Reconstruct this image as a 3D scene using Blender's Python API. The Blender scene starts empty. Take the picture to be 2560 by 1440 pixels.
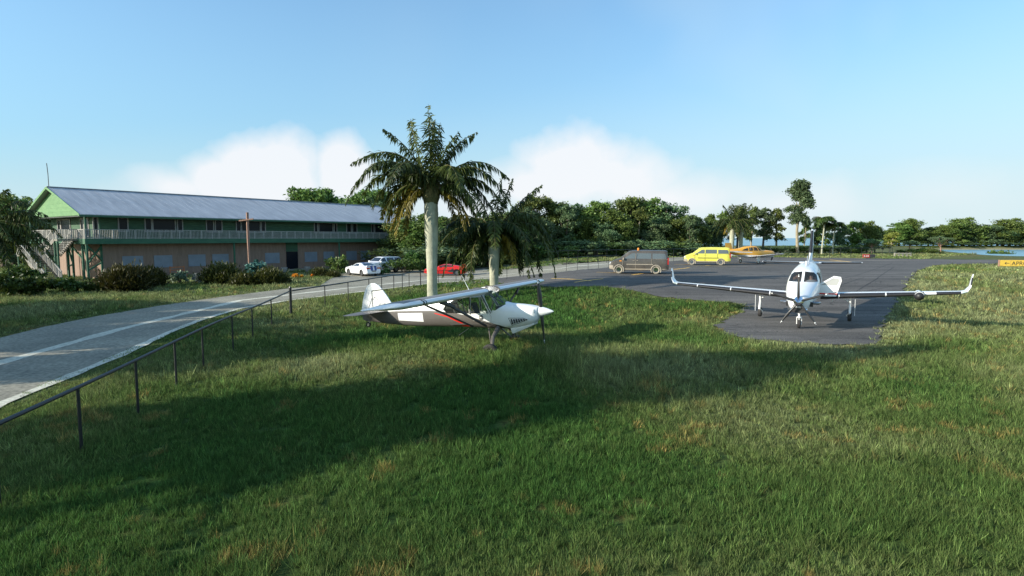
import bpy, bmesh, math, random
import numpy as np
from mathutils import Vector, Matrix, Euler
random.seed(7); RNG = np.random.default_rng(7)
S = bpy.context.scene; COL = S.collection
R = math.radians; PI = math.pi
# ------------------------------------------------------------------ camera
F, HC, YH = 1450.0, 4.1, 595.0
TH = math.atan((720-YH)/F)
cd = bpy.data.cameras.new('camera'); cam = bpy.data.objects.new('camera', cd); COL.objects.link(cam)
cam.location = (0, 0, HC); cam.rotation_euler = (PI/2-TH, 0, 0)
cd.sensor_width = 36; cd.lens = 36*F/2560; cd.clip_start = .1; cd.clip_end = 20000
S.camera = cam
# ------------------------------------------------------------------ light
SUN_AZ, SUN_EL = R(20), R(20)          # sun stands to the left, slightly behind the camera
sv = Vector((-math.cos(SUN_AZ)*math.cos(SUN_EL), -math.sin(SUN_AZ)*math.cos(SUN_EL), math.sin(SUN_EL)))
sd = bpy.data.lights.new('sun', 'SUN'); sun = bpy.data.objects.new('sun', sd); COL.objects.link(sun)
sd.energy = 5.0; sd.angle = R(.5); sd.color = (1, .93, .80)
sun.rotation_euler = sv.to_track_quat('Z', 'Y').to_euler()
S.view_settings.view_transform = 'Standard'; S.view_settings.look = 'None'
S.view_settings.exposure = 0.56; S.view_settings.gamma = 1
S.cycles.max_bounces = 6; S.cycles.transparent_max_bounces = 24
S.cycles.sample_clamp_indirect = 4
W = bpy.data.worlds.new('World'); S.world = W; W.use_nodes = True
wt = W.node_tree; wn = wt.nodes; wl = wt.links; wn.clear()
def N(nt, t, **k):
    n = nt.nodes.new(t)
    for a, b in k.items(): setattr(n, a, b)
    return n
def math_n(nt, op, a, b=None, c=None, clamp=False):
    n = nt.nodes.new('ShaderNodeMath'); n.operation = op; n.use_clamp = clamp
    for i, v in enumerate((a, b, c)):
        if v is None: continue
        if isinstance(v, (int, float)): n.inputs[i].default_value = v
        else: nt.links.new(v, n.inputs[i])
    return n.outputs[0]
def build_sky():
    out = N(wt, 'ShaderNodeOutputWorld'); bg = N(wt, 'ShaderNodeBackground'); bg.inputs[1].default_value = .14
    sky = N(wt, 'ShaderNodeTexSky', sky_type='NISHITA'); sky.sun_disc = False
    sky.sun_elevation = SUN_EL; sky.sun_rotation = math.atan2(sv.x, sv.y); sky.air_density = 1.0; sky.dust_density = .6; sky.ozone_density = 2.2
    geo = N(wt, 'ShaderNodeTexCoord'); sep = N(wt, 'ShaderNodeSeparateXYZ'); wl.new(geo.outputs['Generated'], sep.inputs[0])
    x, y, z = sep.outputs
    az = math_n(wt, 'ARCTAN2', x, y); el = math_n(wt, 'ARCSINE', z)
    nz = N(wt, 'ShaderNodeTexNoise'); nz.inputs['Scale'].default_value = 11; nz.inputs['Detail'].default_value = 8; nz.inputs['Roughness'].default_value = .5
    wl.new(geo.outputs['Generated'], nz.inputs['Vector'])
    nz2 = N(wt, 'ShaderNodeTexNoise'); nz2.inputs['Scale'].default_value = 2.6; nz2.inputs['Detail'].default_value = 3
    wl.new(geo.outputs['Generated'], nz2.inputs['Vector'])
    wob = math_n(wt, 'MULTIPLY', math_n(wt, 'SUBTRACT', nz.outputs[0], .5), 1.1)
    # cumulus banks: soft domes at their azimuth and elevation in the sky
    def dome(a, e, ra, re, soft=.35):
        da = math_n(wt, 'DIVIDE', math_n(wt, 'SUBTRACT', az, a), ra); de = math_n(wt, 'DIVIDE', math_n(wt, 'SUBTRACT', el, e), re)
        d = math_n(wt, 'SQRT', math_n(wt, 'ADD', math_n(wt, 'MULTIPLY', da, da), math_n(wt, 'MULTIPLY', de, de)))
        d = math_n(wt, 'ADD', d, wob)
        return math_n(wt, 'DIVIDE', math_n(wt, 'SUBTRACT', 1.0, d), soft, clamp=True)
    def ae(px, py):
        v = px2dir(px, py); return math.atan2(v[0], v[1]), math.asin(v[2]/math.sqrt(v[0]**2+v[1]**2+v[2]**2))
    m = None
    for (px, py, wx, wy, so) in CLOUDS:
        so = so*1.15; wx = wx*1.15; wy = wy*1.1
        a, e = ae(px, py); a2, _ = ae(px+wx, py); _, e2 = ae(px, py-wy)
        dd = dome(a, e, abs(a2-a), abs(e2-e), so)
        m = dd if m is None else math_n(wt, 'MAXIMUM', m, dd)
    # thin high veil, thicker towards the right, and the pale band at the horizon
    veil = math_n(wt, 'MULTIPLY', math_n(wt, 'SUBTRACT', nz2.outputs[0], .42, clamp=True), math_n(wt, 'MULTIPLY_ADD', az, 1.1, .35, clamp=True))
    hz = math_n(wt, 'POWER', math_n(wt, 'SUBTRACT', 1.0, math_n(wt, 'DIVIDE', math_n(wt, 'MAXIMUM', el, 0.0), math_n(wt, 'MULTIPLY_ADD', az, .14, .25)), clamp=True), 1.6)
    tn = N(wt, 'ShaderNodeMix', data_type='RGBA', blend_type='MULTIPLY'); tn.inputs[0].default_value = 1; wl.new(sky.outputs[0], tn.inputs[6]); tn.inputs[7].default_value = (.98, 1.22, 1.28, 1)
    ahead = math_n(wt, 'MULTIPLY_ADD', y, .9, .45, clamp=True)      # haze weighted forward; unseen sky behind dimmed to cut fill on the house front
    mid = math_n(wt, 'POWER', math_n(wt, 'SUBTRACT', 1.0, math_n(wt, 'DIVIDE', math_n(wt, 'MAXIMUM', el, 0.0), .52), clamp=True), 1.25)
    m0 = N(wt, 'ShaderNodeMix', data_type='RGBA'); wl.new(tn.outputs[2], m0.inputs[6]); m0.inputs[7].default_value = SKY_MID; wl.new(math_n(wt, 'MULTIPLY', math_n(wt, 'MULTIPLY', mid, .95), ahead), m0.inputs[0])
    m1 = N(wt, 'ShaderNodeMix', data_type='RGBA'); wl.new(m0.outputs[2], m1.inputs[6]); m1.inputs[7].default_value = SKY_PALE
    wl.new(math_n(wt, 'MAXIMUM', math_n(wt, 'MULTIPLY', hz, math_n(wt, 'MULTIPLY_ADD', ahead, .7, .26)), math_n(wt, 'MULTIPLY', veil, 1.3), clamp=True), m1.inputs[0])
    m2 = N(wt, 'ShaderNodeMix', data_type='RGBA'); wl.new(m1.outputs[2], m2.inputs[6]); m2.inputs[7].default_value = CLOUD_COL
    wl.new(math_n(wt, 'MULTIPLY', m, .88), m2.inputs[0])
    wl.new(m2.outputs[2], bg.inputs[0]); wl.new(bg.outputs[0], out.inputs[0])
def px2dir(px, py):
    c, u = (px-1280)/F, (720-py)/F
    return np.array([c, math.cos(TH)+u*math.sin(TH), -math.sin(TH)+u*math.cos(TH)])
CLOUDS = [(450, 470, 130, 60, .7), (560, 455, 130, 75, .5), (690, 430, 150, 115, .35), (850, 430, 85, 100, .4), (620, 500, 330, 70, .8),
          (1460, 430, 170, 120, .4), (1560, 450, 150, 105, .6), (1330, 470, 150, 80, .6), (1650, 500, 330, 70, .9), (1950, 510, 330, 75, 1.2), (2350, 480, 300, 90, 2.2), (1180, 520, 160, 60, 1.0)]
SKY_PALE = (3.6, 4.3, 4.45, 1); CLOUD_COL = (4.6, 4.65, 4.8, 1); SKY_MID = (1.65, 2.85, 3.65, 1)
build_sky()
# ------------------------------------------------------------------ terrain
def sstep(a, b, x):
    t = np.clip((x-a)/(b-a), 0, 1); return t*t*(3-2*t)
def hz(x, y):
    """height of the land: a low mound under the taildragger, the apron rising behind, the shores of lagoon and sea"""
    x = np.asarray(x, float); y = np.asarray(y, float)
    h = .50*np.exp(-((x-.5)/7.5)**2-((y-19.0)/4.6)**2)
    h = h+.13*np.exp(-((x-12.5)/6)**2-((y-26.0)/4.0)**2)+1.05*sstep(27, 46, y)*sstep(-6, 8, x)
    s = x-(106+(y-120)*.507)
    lag = sstep(-14, 2, s)*sstep(96, 118, y)*(1-sstep(220, 226, y))
    seam = sstep(236, 255, y); west = sstep(138, 158, y)*(1-sstep(70, 86, x))
    return h-2.8*np.maximum(np.maximum(lag, seam), west)
def G(px, py):
    """the point of the ground seen at a pixel of the photograph"""
    d = px2dir(px, py); t = HC/-d[2]
    for _ in range(12):
        p = d*t; t = (HC-float(hz(p[0], p[1])))/-d[2]
    p = d*t; return np.array([p[0], p[1], float(hz(p[0], p[1]))])
def AT(px, D):
    x = (px-1280)/F*D*1.0/1.0; return x
def noise2(x, y, seed=0):
    """smooth value noise, vectorised"""
    r = np.random.default_rng(seed).random((256, 256))
    xi = np.floor(x).astype(int); yi = np.floor(y).astype(int); fx = x-xi; fy = y-yi
    fx = fx*fx*(3-2*fx); fy = fy*fy*(3-2*fy)
    g = lambda a, b: r[a & 255, b & 255]
    return (g(xi, yi)*(1-fx)+g(xi+1, yi)*fx)*(1-fy)+(g(xi, yi+1)*(1-fx)+g(xi+1, yi+1)*fx)*fy
def fbm(x, y, seed=0, o=3):
    s = 0; a = .5; t = 0
    for k in range(o):
        s = s+a*noise2(x*2**k, y*2**k, seed+k); t += a; a *= .5
    return s/t
# ------------------------------------------------------------------ materials
def mat(name, col, rough=.6, metal=0., var=0., scale=4., bump=0., bscale=40., spec=.5, coat=0., stretch=None, col2=None, trans=0., alpha=1.):
    m = bpy.data.materials.new(name); m.use_nodes = True; nt = m.node_tree; b = nt.nodes['Principled BSDF']
    b.inputs['Base Color'].default_value = (*col, 1); b.inputs['Roughness'].default_value = rough; b.inputs['Metallic'].default_value = metal
    b.inputs['Specular IOR Level'].default_value = spec; b.inputs['Coat Weight'].default_value = coat; b.inputs['Coat Roughness'].default_value = .08
    b.inputs['Alpha'].default_value = alpha
    if var or col2 or bump:
        tc = N(nt, 'ShaderNodeTexCoord'); mp = N(nt, 'ShaderNodeMapping'); nt.links.new(tc.outputs['Object'], mp.inputs[0])
        if stretch: mp.inputs['Scale'].default_value = stretch
    if var or col2:
        nz = N(nt, 'ShaderNodeTexNoise'); nz.inputs['Scale'].default_value = scale; nz.inputs['Detail'].default_value = 6; nz.inputs['Roughness'].default_value = .65
        nt.links.new(mp.outputs[0], nz.inputs['Vector'])
        r = N(nt, 'ShaderNodeValToRGB'); r.color_ramp.elements[0].position = .32; r.color_ramp.elements[1].position = .68
        c2 = col2 or tuple(min(1, c*(1+var)) for c in col); c1 = col if col2 else tuple(c*(1-var) for c in col)
        r.color_ramp.elements[0].color = (*c1, 1); r.color_ramp.elements[1].color = (*c2, 1)
        nt.links.new(nz.outputs[0], r.inputs[0]); nt.links.new(r.outputs[0], b.inputs['Base Color'])
    if bump:
        nb = N(nt, 'ShaderNodeTexNoise'); nb.inputs['Scale'].default_value = bscale; nb.inputs['Detail'].default_value = 4
        nt.links.new(mp.outputs[0], nb.inputs['Vector'])
        bp = N(nt, 'ShaderNodeBump'); bp.inputs['Strength'].default_value = bump; bp.inputs['Distance'].default_value = .03
        nt.links.new(nb.outputs[0], bp.inputs['Height']); nt.links.new(bp.outputs[0], b.inputs['Normal'])
    return m
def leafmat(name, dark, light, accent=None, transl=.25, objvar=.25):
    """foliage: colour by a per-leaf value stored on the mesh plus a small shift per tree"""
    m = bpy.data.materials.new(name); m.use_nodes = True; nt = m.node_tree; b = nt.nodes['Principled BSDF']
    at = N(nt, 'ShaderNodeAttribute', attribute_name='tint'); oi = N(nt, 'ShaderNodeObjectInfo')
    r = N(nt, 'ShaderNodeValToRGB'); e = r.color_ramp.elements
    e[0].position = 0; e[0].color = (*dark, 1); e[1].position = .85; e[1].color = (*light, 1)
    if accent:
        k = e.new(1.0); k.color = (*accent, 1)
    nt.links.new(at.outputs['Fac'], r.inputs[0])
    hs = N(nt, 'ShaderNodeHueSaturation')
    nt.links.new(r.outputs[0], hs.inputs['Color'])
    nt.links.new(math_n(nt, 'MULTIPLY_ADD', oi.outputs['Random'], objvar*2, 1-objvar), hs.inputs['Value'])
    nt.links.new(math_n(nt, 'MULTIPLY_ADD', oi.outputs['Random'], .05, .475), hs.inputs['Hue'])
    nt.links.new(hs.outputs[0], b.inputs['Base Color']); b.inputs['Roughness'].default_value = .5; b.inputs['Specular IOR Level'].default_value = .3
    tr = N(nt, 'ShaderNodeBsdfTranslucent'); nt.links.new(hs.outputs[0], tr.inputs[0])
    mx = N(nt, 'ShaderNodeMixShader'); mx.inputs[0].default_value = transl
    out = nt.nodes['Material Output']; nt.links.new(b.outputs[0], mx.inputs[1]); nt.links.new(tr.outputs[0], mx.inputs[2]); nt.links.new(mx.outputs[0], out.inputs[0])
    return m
def glassmat(name, col=(.55, .62, .6), alpha=.35, rough=.03):
    m = bpy.data.materials.new(name); m.use_nodes = True; nt = m.node_tree; b = nt.nodes['Principled BSDF']
    b.inputs['Base Color'].default_value = (*[c*.12 for c in col], 1); b.inputs['Roughness'].default_value = rough; b.inputs['Specular IOR Level'].default_value = .8
    t = N(nt, 'ShaderNodeBsdfTransparent'); t.inputs[0].default_value = (*col, 1)
    mx = N(nt, 'ShaderNodeMixShader'); mx.inputs[0].default_value = alpha
    out = nt.nodes['Material Output']; nt.links.new(t.outputs[0], mx.inputs[1]); nt.links.new(b.outputs[0], mx.inputs[2]); nt.links.new(mx.outputs[0], out.inputs[0])
    return m
M = {}
M['white'] = mat('gloss_white_paint', (.80, .80, .79), .25, coat=.3, var=.03, scale=3)
M['cubwhite'] = mat('aircraft_white_paint', (.80, .80, .78), .3, coat=.2, var=.03, scale=3)
M['cubgrey'] = mat('taupe_fuselage_paint', (.105, .094, .086), .42, var=.06, scale=3)
M['black'] = mat('black_rubber_boot', (.022, .022, .024), .5, var=.15, scale=6)
M['tyre'] = mat('tyre_rubber', (.03, .028, .027), .85, var=.3, scale=9)
M['dkmetal'] = mat('dark_fence_steel', (.012, .013, .015), .4, metal=0., var=.2, scale=12)
M['chrome'] = mat('polished_metal', (.75, .78, .82), .08, metal=1)
M['steel'] = mat('brushed_steel', (.5, .5, .5), .35, metal=1)
M['red'] = mat('red_paint', (.62, .02, .015), .35)
M['blade'] = mat('propeller_black', (.03, .03, .03), .35, var=.1)
M['bladewhite'] = mat('propeller_tip_white', (.75, .75, .73), .4)
M['bladegrey'] = mat('propeller_metal', (.22, .23, .25), .25, metal=.7)
M['glass'] = glassmat('aircraft_glass', (.88, .95, .93), .16)
M['dkglass'] = glassmat('tinted_glass', (.62, .66, .68), .30)
M['carglass'] = mat('dark_window_glass', (.02, .024, .03), .08, spec=.9)
M['interior'] = mat('dark_cabin_interior', (.05, .045, .04), .8)
M['line'] = mat('thin_dark_line', (.03, .03, .03), .5)
# ------------------------------------------------------------------ mesh builder
class MB:
    def __init__(s): s.v = []; s.f = []; s.m = []
    def add(s, vs, fs, m=0):
        o = len(s.v); s.v += [tuple(map(float, v)) for v in vs]; s.f += [tuple(i+o for i in f) for f in fs]; s.m += [m]*len(fs); return s
    def box(s, a, b, m=0):
        x0, y0, z0 = a; x1, y1, z1 = b
        vs = [(x0, y0, z0), (x1, y0, z0), (x1, y1, z0), (x0, y1, z0), (x0, y0, z1), (x1, y0, z1), (x1, y1, z1), (x0, y1, z1)]
        return s.add(vs, [(0, 3, 2, 1), (4, 5, 6, 7), (0, 1, 5, 4), (1, 2, 6, 5), (2, 3, 7, 6), (3, 0, 4, 7)], m)
    def beam(s, p, q, w, h, m=0, up=(0, 0, 1)):
        p = Vector(p); q = Vector(q); d = (q-p).normalized(); u = Vector(up)
        sd = d.cross(u)
        if sd.length < 1e-4: sd = d.cross(Vector((1, 0, 0)))
        sd.normalize(); u = sd.cross(d).normalized()
        vs = [c+sd*a*w/2+u*b*h/2 for c in (p, q) for a, b in ((-1, -1), (1, -1), (1, 1), (-1, 1))]
        return s.add(vs, [(0, 1, 2, 3), (7, 6, 5, 4), (0, 4, 5, 1), (1, 5, 6, 2), (2, 6, 7, 3), (3, 7, 4, 0)], m)
    def tube(s, pts, rs, n=8, m=0, cap=True, sx=1., noise=0.):
        pts = [Vector(p) for p in pts]
        if not hasattr(rs, '__len__'): rs = [rs]*len(pts)
        rings = []; prev = None
        for i, p in enumerate(pts):
            d = (pts[min(i+1, len(pts)-1)]-pts[max(i-1, 0)]).normalized()
            a = prev or (Vector((1, 0, 0)) if abs(d.x) < .9 else Vector((0, 1, 0)))
            a = (a-d*a.dot(d)).normalized(); prev = a; b = d.cross(a)
            rings.append([p+(a*math.cos(t)*sx+b*math.sin(t))*rs[i]*(1+random.uniform(-noise, noise)) for t in [2*PI*k/n for k in range(n)]])
        vs = [v for r in rings for v in r]; fs = []
        for i in range(len(rings)-1):
            for k in range(n):
                k2 = (k+1) % n; fs.append((i*n+k, i*n+k2, (i+1)*n+k2, (i+1)*n+k))
        if cap: fs.append(tuple(range(n-1, -1, -1))); fs.append(tuple(range((len(rings)-1)*n, len(rings)*n)))
        return s.add(vs, fs, m)
    def loft(s, rings, m=0, cap=True):
        n = len(rings[0]); vs = [v for r in rings for v in r]; fs = []
        for i in range(len(rings)-1):
            for k in range(n):
                k2 = (k+1) % n; fs.append((i*n+k, i*n+k2, (i+1)*n+k2, (i+1)*n+k))
        if cap: fs.append(tuple(range(n-1, -1, -1))); fs.append(tuple(range((len(rings)-1)*n, len(rings)*n)))
        return s.add(vs, fs, m)
    def prism(s, poly, off, m=0):
        """poly: 3-D points in a plane, off: extrusion vector"""
        n = len(poly); off = np.array(off, float); a = [np.array(p, float) for p in poly]
        vs = a+[p+off for p in a]
        return s.add(vs, [tuple(range(n-1, -1, -1)), tuple(range(n, 2*n))]+[(k, (k+1) % n, (k+1) % n+n, k+n) for k in range(n)], m)
    def ball(s, c, r, n=12, m=0, sc=(1, 1, 1), h=None):
        h = h or n//2; rings = []
        for i in range(1, h):
            t = PI*i/h; rings.append([(c[0]+r*sc[0]*math.sin(t)*math.cos(2*PI*k/n), c[1]+r*sc[1]*math.sin(t)*math.sin(2*PI*k/n), c[2]-r*sc[2]*math.cos(t)) for k in range(n)])
        return s.loft(rings, m)
    def build(s, name, mats, parent=None, smooth=False, angle=40, bevel=0):
        me = bpy.data.meshes.new(name); me.from_pydata(s.v, [], s.f)
        if not isinstance(mats, (list, tuple)): mats = [mats]
        for k in mats: me.materials.append(k)
        me.polygons.foreach_set('material_index', s.m)
        bm = bmesh.new(); bm.from_mesh(me); bmesh.ops.recalc_face_normals(bm, faces=bm.faces); bm.to_mesh(me); bm.free()
        o = bpy.data.objects.new(name, me); COL.objects.link(o)
        if parent: o.parent = parent
        if smooth: shade(me, angle)
        if bevel:
            b = o.modifiers.new('bevel', 'BEVEL'); b.width = bevel; b.segments = 2; b.limit_method = 'ANGLE'
        return o
def shade(me, angle=40):
    me.polygons.foreach_set('use_smooth', [True]*len(me.polygons))
    if hasattr(me, 'set_sharp_from_angle'): me.set_sharp_from_angle(angle=R(angle))
def bm_build(name, bm, mats, parent=None, smooth=True, angle=40):
    me = bpy.data.meshes.new(name); bmesh.ops.recalc_face_normals(bm, faces=bm.faces); bm.to_mesh(me); bm.free()
    for k in (mats if isinstance(mats, (list, tuple)) else [mats]): me.materials.append(k)
    o = bpy.data.objects.new(name, me); COL.objects.link(o)
    if parent: o.parent = parent
    if smooth: shade(me, angle)
    return o
def tag(o, label=None, cat=None, group=None, kind=None):
    if label: o['label'] = label
    if cat: o['category'] = cat
    if group: o['group'] = group
    if kind: o['kind'] = kind
    return o
def thing(name, label, cat, loc=(0, 0, 0), rz=0, group=None, rot=None, sc=None):
    o = bpy.data.objects.new(name, None); COL.objects.link(o); o.empty_display_size = .3
    o.location = tuple(map(float, loc)); o.rotation_euler = rot or (0, 0, rz)
    if sc: o.scale = sc
    return tag(o, label, cat, group)
def dup(root, loc, rz, sc, label, group=None, cat=None):
    r = root.copy(); COL.objects.link(r); r.location = tuple(map(float, loc)); r.rotation_euler = (0, 0, rz); r.scale = sc
    r['label'] = label
    if group: r['group'] = group
    elif 'group' in r: del r['group']
    for ch in list(root.children):
        c = ch.copy(); COL.objects.link(c); c.parent = r
        for g in ch.children:
            d = g.copy(); COL.objects.link(d); d.parent = c
    return r
def np_mesh(name, verts, quads, mats, parent=None, tint=None, smooth=False, nside=4):
    me = bpy.data.meshes.new(name); n = len(quads)
    me.vertices.add(len(verts)); me.vertices.foreach_set('co', np.asarray(verts, np.float32).ravel())
    me.loops.add(n*nside); me.loops.foreach_set('vertex_index', np.asarray(quads, np.int32).ravel())
    me.polygons.add(n); me.polygons.foreach_set('loop_start', np.arange(0, n*nside, nside, dtype=np.int32))
    try: me.polygons.foreach_set('loop_total', np.full(n, nside, np.int32))
    except Exception: pass
    if tint is not None:
        a = me.attributes.new('tint', 'FLOAT', 'FACE'); a.data.foreach_set('value', np.asarray(tint, np.float32))
    me.update(calc_edges=True)
    for k in (mats if isinstance(mats, (list, tuple)) else [mats]): me.materials.append(k)
    o = bpy.data.objects.new(name, me); COL.objects.link(o)
    if parent: o.parent = parent
    return o
def region(bm, poly, ax=(0, 2), pred=None):
    """score the surface along a convex polygon drawn in the plane of axes ax; returns the faces inside"""
    n = len(poly); area = sum(poly[i][0]*poly[(i+1) % n][1]-poly[(i+1) % n][0]*poly[i][1] for i in range(n))
    if area < 0: poly = poly[::-1]
    lo = [min(p[k] for p in poly)-.3 for k in (0, 1)]; hi = [max(p[k] for p in poly)+.3 for k in (0, 1)]
    for i in range(n):
        a, b = poly[i], poly[(i+1) % n]
        co = [0, 0, 0]; no = [0, 0, 0]; co[ax[0]], co[ax[1]] = a; no[ax[0]], no[ax[1]] = b[1]-a[1], a[0]-b[0]
        fs = []
        for f in bm.faces:
            c = f.calc_center_median()
            if pred and not pred(c): continue
            mn = [min(v.co[k] for v in f.verts) for k in ax]; mx = [max(v.co[k] for v in f.verts) for k in ax]
            if mx[0] < lo[0] or mn[0] > hi[0] or mx[1] < lo[1] or mn[1] > hi[1]: continue
            fs.append(f)
        ed = list({e for f in fs for e in f.edges}); ve = list({v for f in fs for v in f.verts})
        bmesh.ops.bisect_plane(bm, geom=ve+ed+fs, plane_co=co, plane_no=no, dist=1e-5)
    def inside(c):
        for i in range(n):
            a, b = poly[i], poly[(i+1) % n]
            if (b[0]-a[0])*(c[ax[1]]-a[1])-(b[1]-a[1])*(c[ax[0]]-a[0]) < 0: return False
        return True
    return [f for f in bm.faces if inside(f.calc_center_median()) and (not pred or pred(f.calc_center_median()))]
def lift(bm, faces, name, m, parent, off=0., remove=True):
    """take faces out of a body as a part of their own (a pane, a panel)"""
    nb = bmesh.new(); mp = {}
    for f in faces:
        vs = []
        for v in f.verts:
            if v not in mp: mp[v] = nb.verts.new(v.co+v.normal*off)
            vs.append(mp[v])
        try: nb.faces.new(vs)
        except ValueError: pass
    if remove: bmesh.ops.delete(bm, geom=faces, context='FACES')
    return bm_build(name, nb, m, parent)
def text_mesh(txt, size, name, m, parent, mw, depth=.004, xs=1.):
    cu = bpy.data.curves.new('lettering', 'FONT'); cu.body = txt; cu.size = size; cu.extrude = depth; cu.align_x = 'LEFT'
    t = bpy.data.objects.new('lettering', cu); COL.objects.link(t)
    dg = bpy.context.evaluated_depsgraph_get(); me = bpy.data.meshes.new_from_object(t.evaluated_get(dg))
    bpy.data.objects.remove(t)
    me.transform(mw@Matrix.Diagonal((xs, 1, 1, 1))); me.materials.clear(); me.materials.append(m)
    o = bpy.data.objects.new(name, me); COL.objects.link(o); o.parent = parent; return o
def prof(pts, x):
    return np.interp(x, [p[0] for p in pts], [p[1] for p in pts])
# ------------------------------------------------------------------ ground, road, apron
ROAD_NEAR = [(-420, 1330), (-150, 1110), (0, 1012), (150, 952), (300, 890), (420, 833), (500, 801), (600, 772), (720, 752), (860, 735), (1000, 718), (1100, 707), (1200, 698), (1300, 690), (1400, 681), (1500, 671), (1620, 661), (1760, 651)]
ROAD_FAR = [(-420, 930), (-150, 870), (0, 846), (110, 818), (250, 790), (400, 765), (560, 742), (720, 722), (860, 711), (950, 703), (1070, 691), (1200, 680), (1400, 664), (1540, 652), (1640, 646), (1760, 640)]
APRON = [(1200, 699), (1290, 716), (1380, 719), (1480, 720), (1560, 729), (1650, 744), (1740, 752), (1830, 757), (1872, 768), (1838, 790), (1792, 814), (1812, 836), (1872, 849), (1990, 857), (2100, 863), (2188, 861), (2203, 838), (2222, 790), (2240, 757), (2272, 702), (2296, 676), (2340, 663), (2420, 660), (2560, 659.5), (3300, 659.5), (3300, 649), (2560, 649.5), (2300, 648.5), (2050, 645), (1900, 643), (1800, 643), (1640, 657), (1500, 671), (1400, 681), (1300, 690)]
road_poly = [G(*p)[:2] for p in ROAD_NEAR]+[G(*p)[:2] for p in ROAD_FAR[::-1]]
apron_poly = [G(*p)[:2] for p in APRON]
def ragged(poly, i0, i1, amp, step=.35, seed=2):
    r = random.Random(seed); out = list(poly[:i0])
    for a, b in zip(poly[i0:i1], poly[i0+1:i1+1]):
        n = max(1, int(np.hypot(*(b-a))/step)); nn = np.array([-(b-a)[1], (b-a)[0]])/(np.hypot(*(b-a))+1e-9)
        out += [a+(b-a)*k/n+nn*r.gauss(0, amp) for k in range(n)]
    return out+list(poly[i1:])
APE = [tuple(p) for p in apron_poly[2:24]]
apron_poly = ragged(apron_poly, 2, 20, .10)
drive_poly = [G(*p)[:2] for p in [(800, 714), (832, 694), (850, 686), (900, 676), (1010, 672), (1060, 676), (1200, 668), (1230, 676), (1070, 691), (950, 704)]]
def inpoly(x, y, poly):
    c = np.zeros(np.shape(x), bool); n = len(poly)
    for i in range(n):
        x0, y0 = poly[i]; x1, y1 = poly[(i+1) % n]
        t = ((y0 > y) != (y1 > y)) & (x < (x1-x0)*(y-y0)/((y1-y0) or 1e-9)+x0)
        c ^= t
    return c
def segdist(x, y, pts):
    d = np.full(np.shape(x), 1e9)
    for (x0, y0), (x1, y1) in zip(pts[:-1], pts[1:]):
        L = (x1-x0)**2+(y1-y0)**2+1e-9; t = np.clip(((x-x0)*(x1-x0)+(y-y0)*(y1-y0))/L, 0, 1)
        d = np.minimum(d, np.hypot(x-x0-t*(x1-x0), y-y0-t*(y1-y0)))
    return d
apron_edge = APE
def gcolor(x, y, rnd=None):
    """albedo of the turf: lush, olive, sage and dry patches"""
    a = fbm(x/5.5+40, y/5.5+9, 3, 3); b = fbm(x/2.2+7, y/2.2+3, 11, 2); c = fbm(x/.8+5, y/.8, 21, 2)
    lush = np.array((.064, .140, .030)); oliv = np.array((.160, .198, .060)); sage = np.array((.250, .272, .128)); dry = np.array((.36, .255, .085))
    gx, gy = x, y
    def blob(px, py, rx, ry):
        q = G(px, py); return np.exp(-((gx-q[0])/rx)**2-((gy-q[1])/ry)**2)
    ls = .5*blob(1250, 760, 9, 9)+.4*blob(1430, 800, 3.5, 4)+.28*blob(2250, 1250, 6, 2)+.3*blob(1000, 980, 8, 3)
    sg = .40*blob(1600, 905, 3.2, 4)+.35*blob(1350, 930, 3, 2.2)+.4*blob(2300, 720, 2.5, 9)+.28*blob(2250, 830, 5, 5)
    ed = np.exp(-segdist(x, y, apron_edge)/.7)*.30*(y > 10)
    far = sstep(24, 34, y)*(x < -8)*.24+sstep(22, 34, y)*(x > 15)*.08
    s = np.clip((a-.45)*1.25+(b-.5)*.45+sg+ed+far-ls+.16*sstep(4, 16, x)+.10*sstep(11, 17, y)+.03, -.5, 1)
    if rnd is not None: s = s+(rnd-.5)*.35
    s1 = np.clip(s*1.6+.35, 0, 1)[..., None]; s2 = np.clip(s*1.7-.35, 0, 1)[..., None]
    col = lush*(1-s1)+oliv*s1; col = col*(1-s2)+sage*s2
    o = fbm(x/.45+11, y/.45+31, 33, 2)+(c-.5)*.3+(b-.5)*.25
    om = np.clip((o-.765+.055*(x > 8)+.025*(y > 20))*14, 0, 1)[..., None]*.75
    if rnd is not None: om = om*(np.modf(rnd*7.3)[0] > .45)[..., None]
    return col*(1-om)+dry*om
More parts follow.
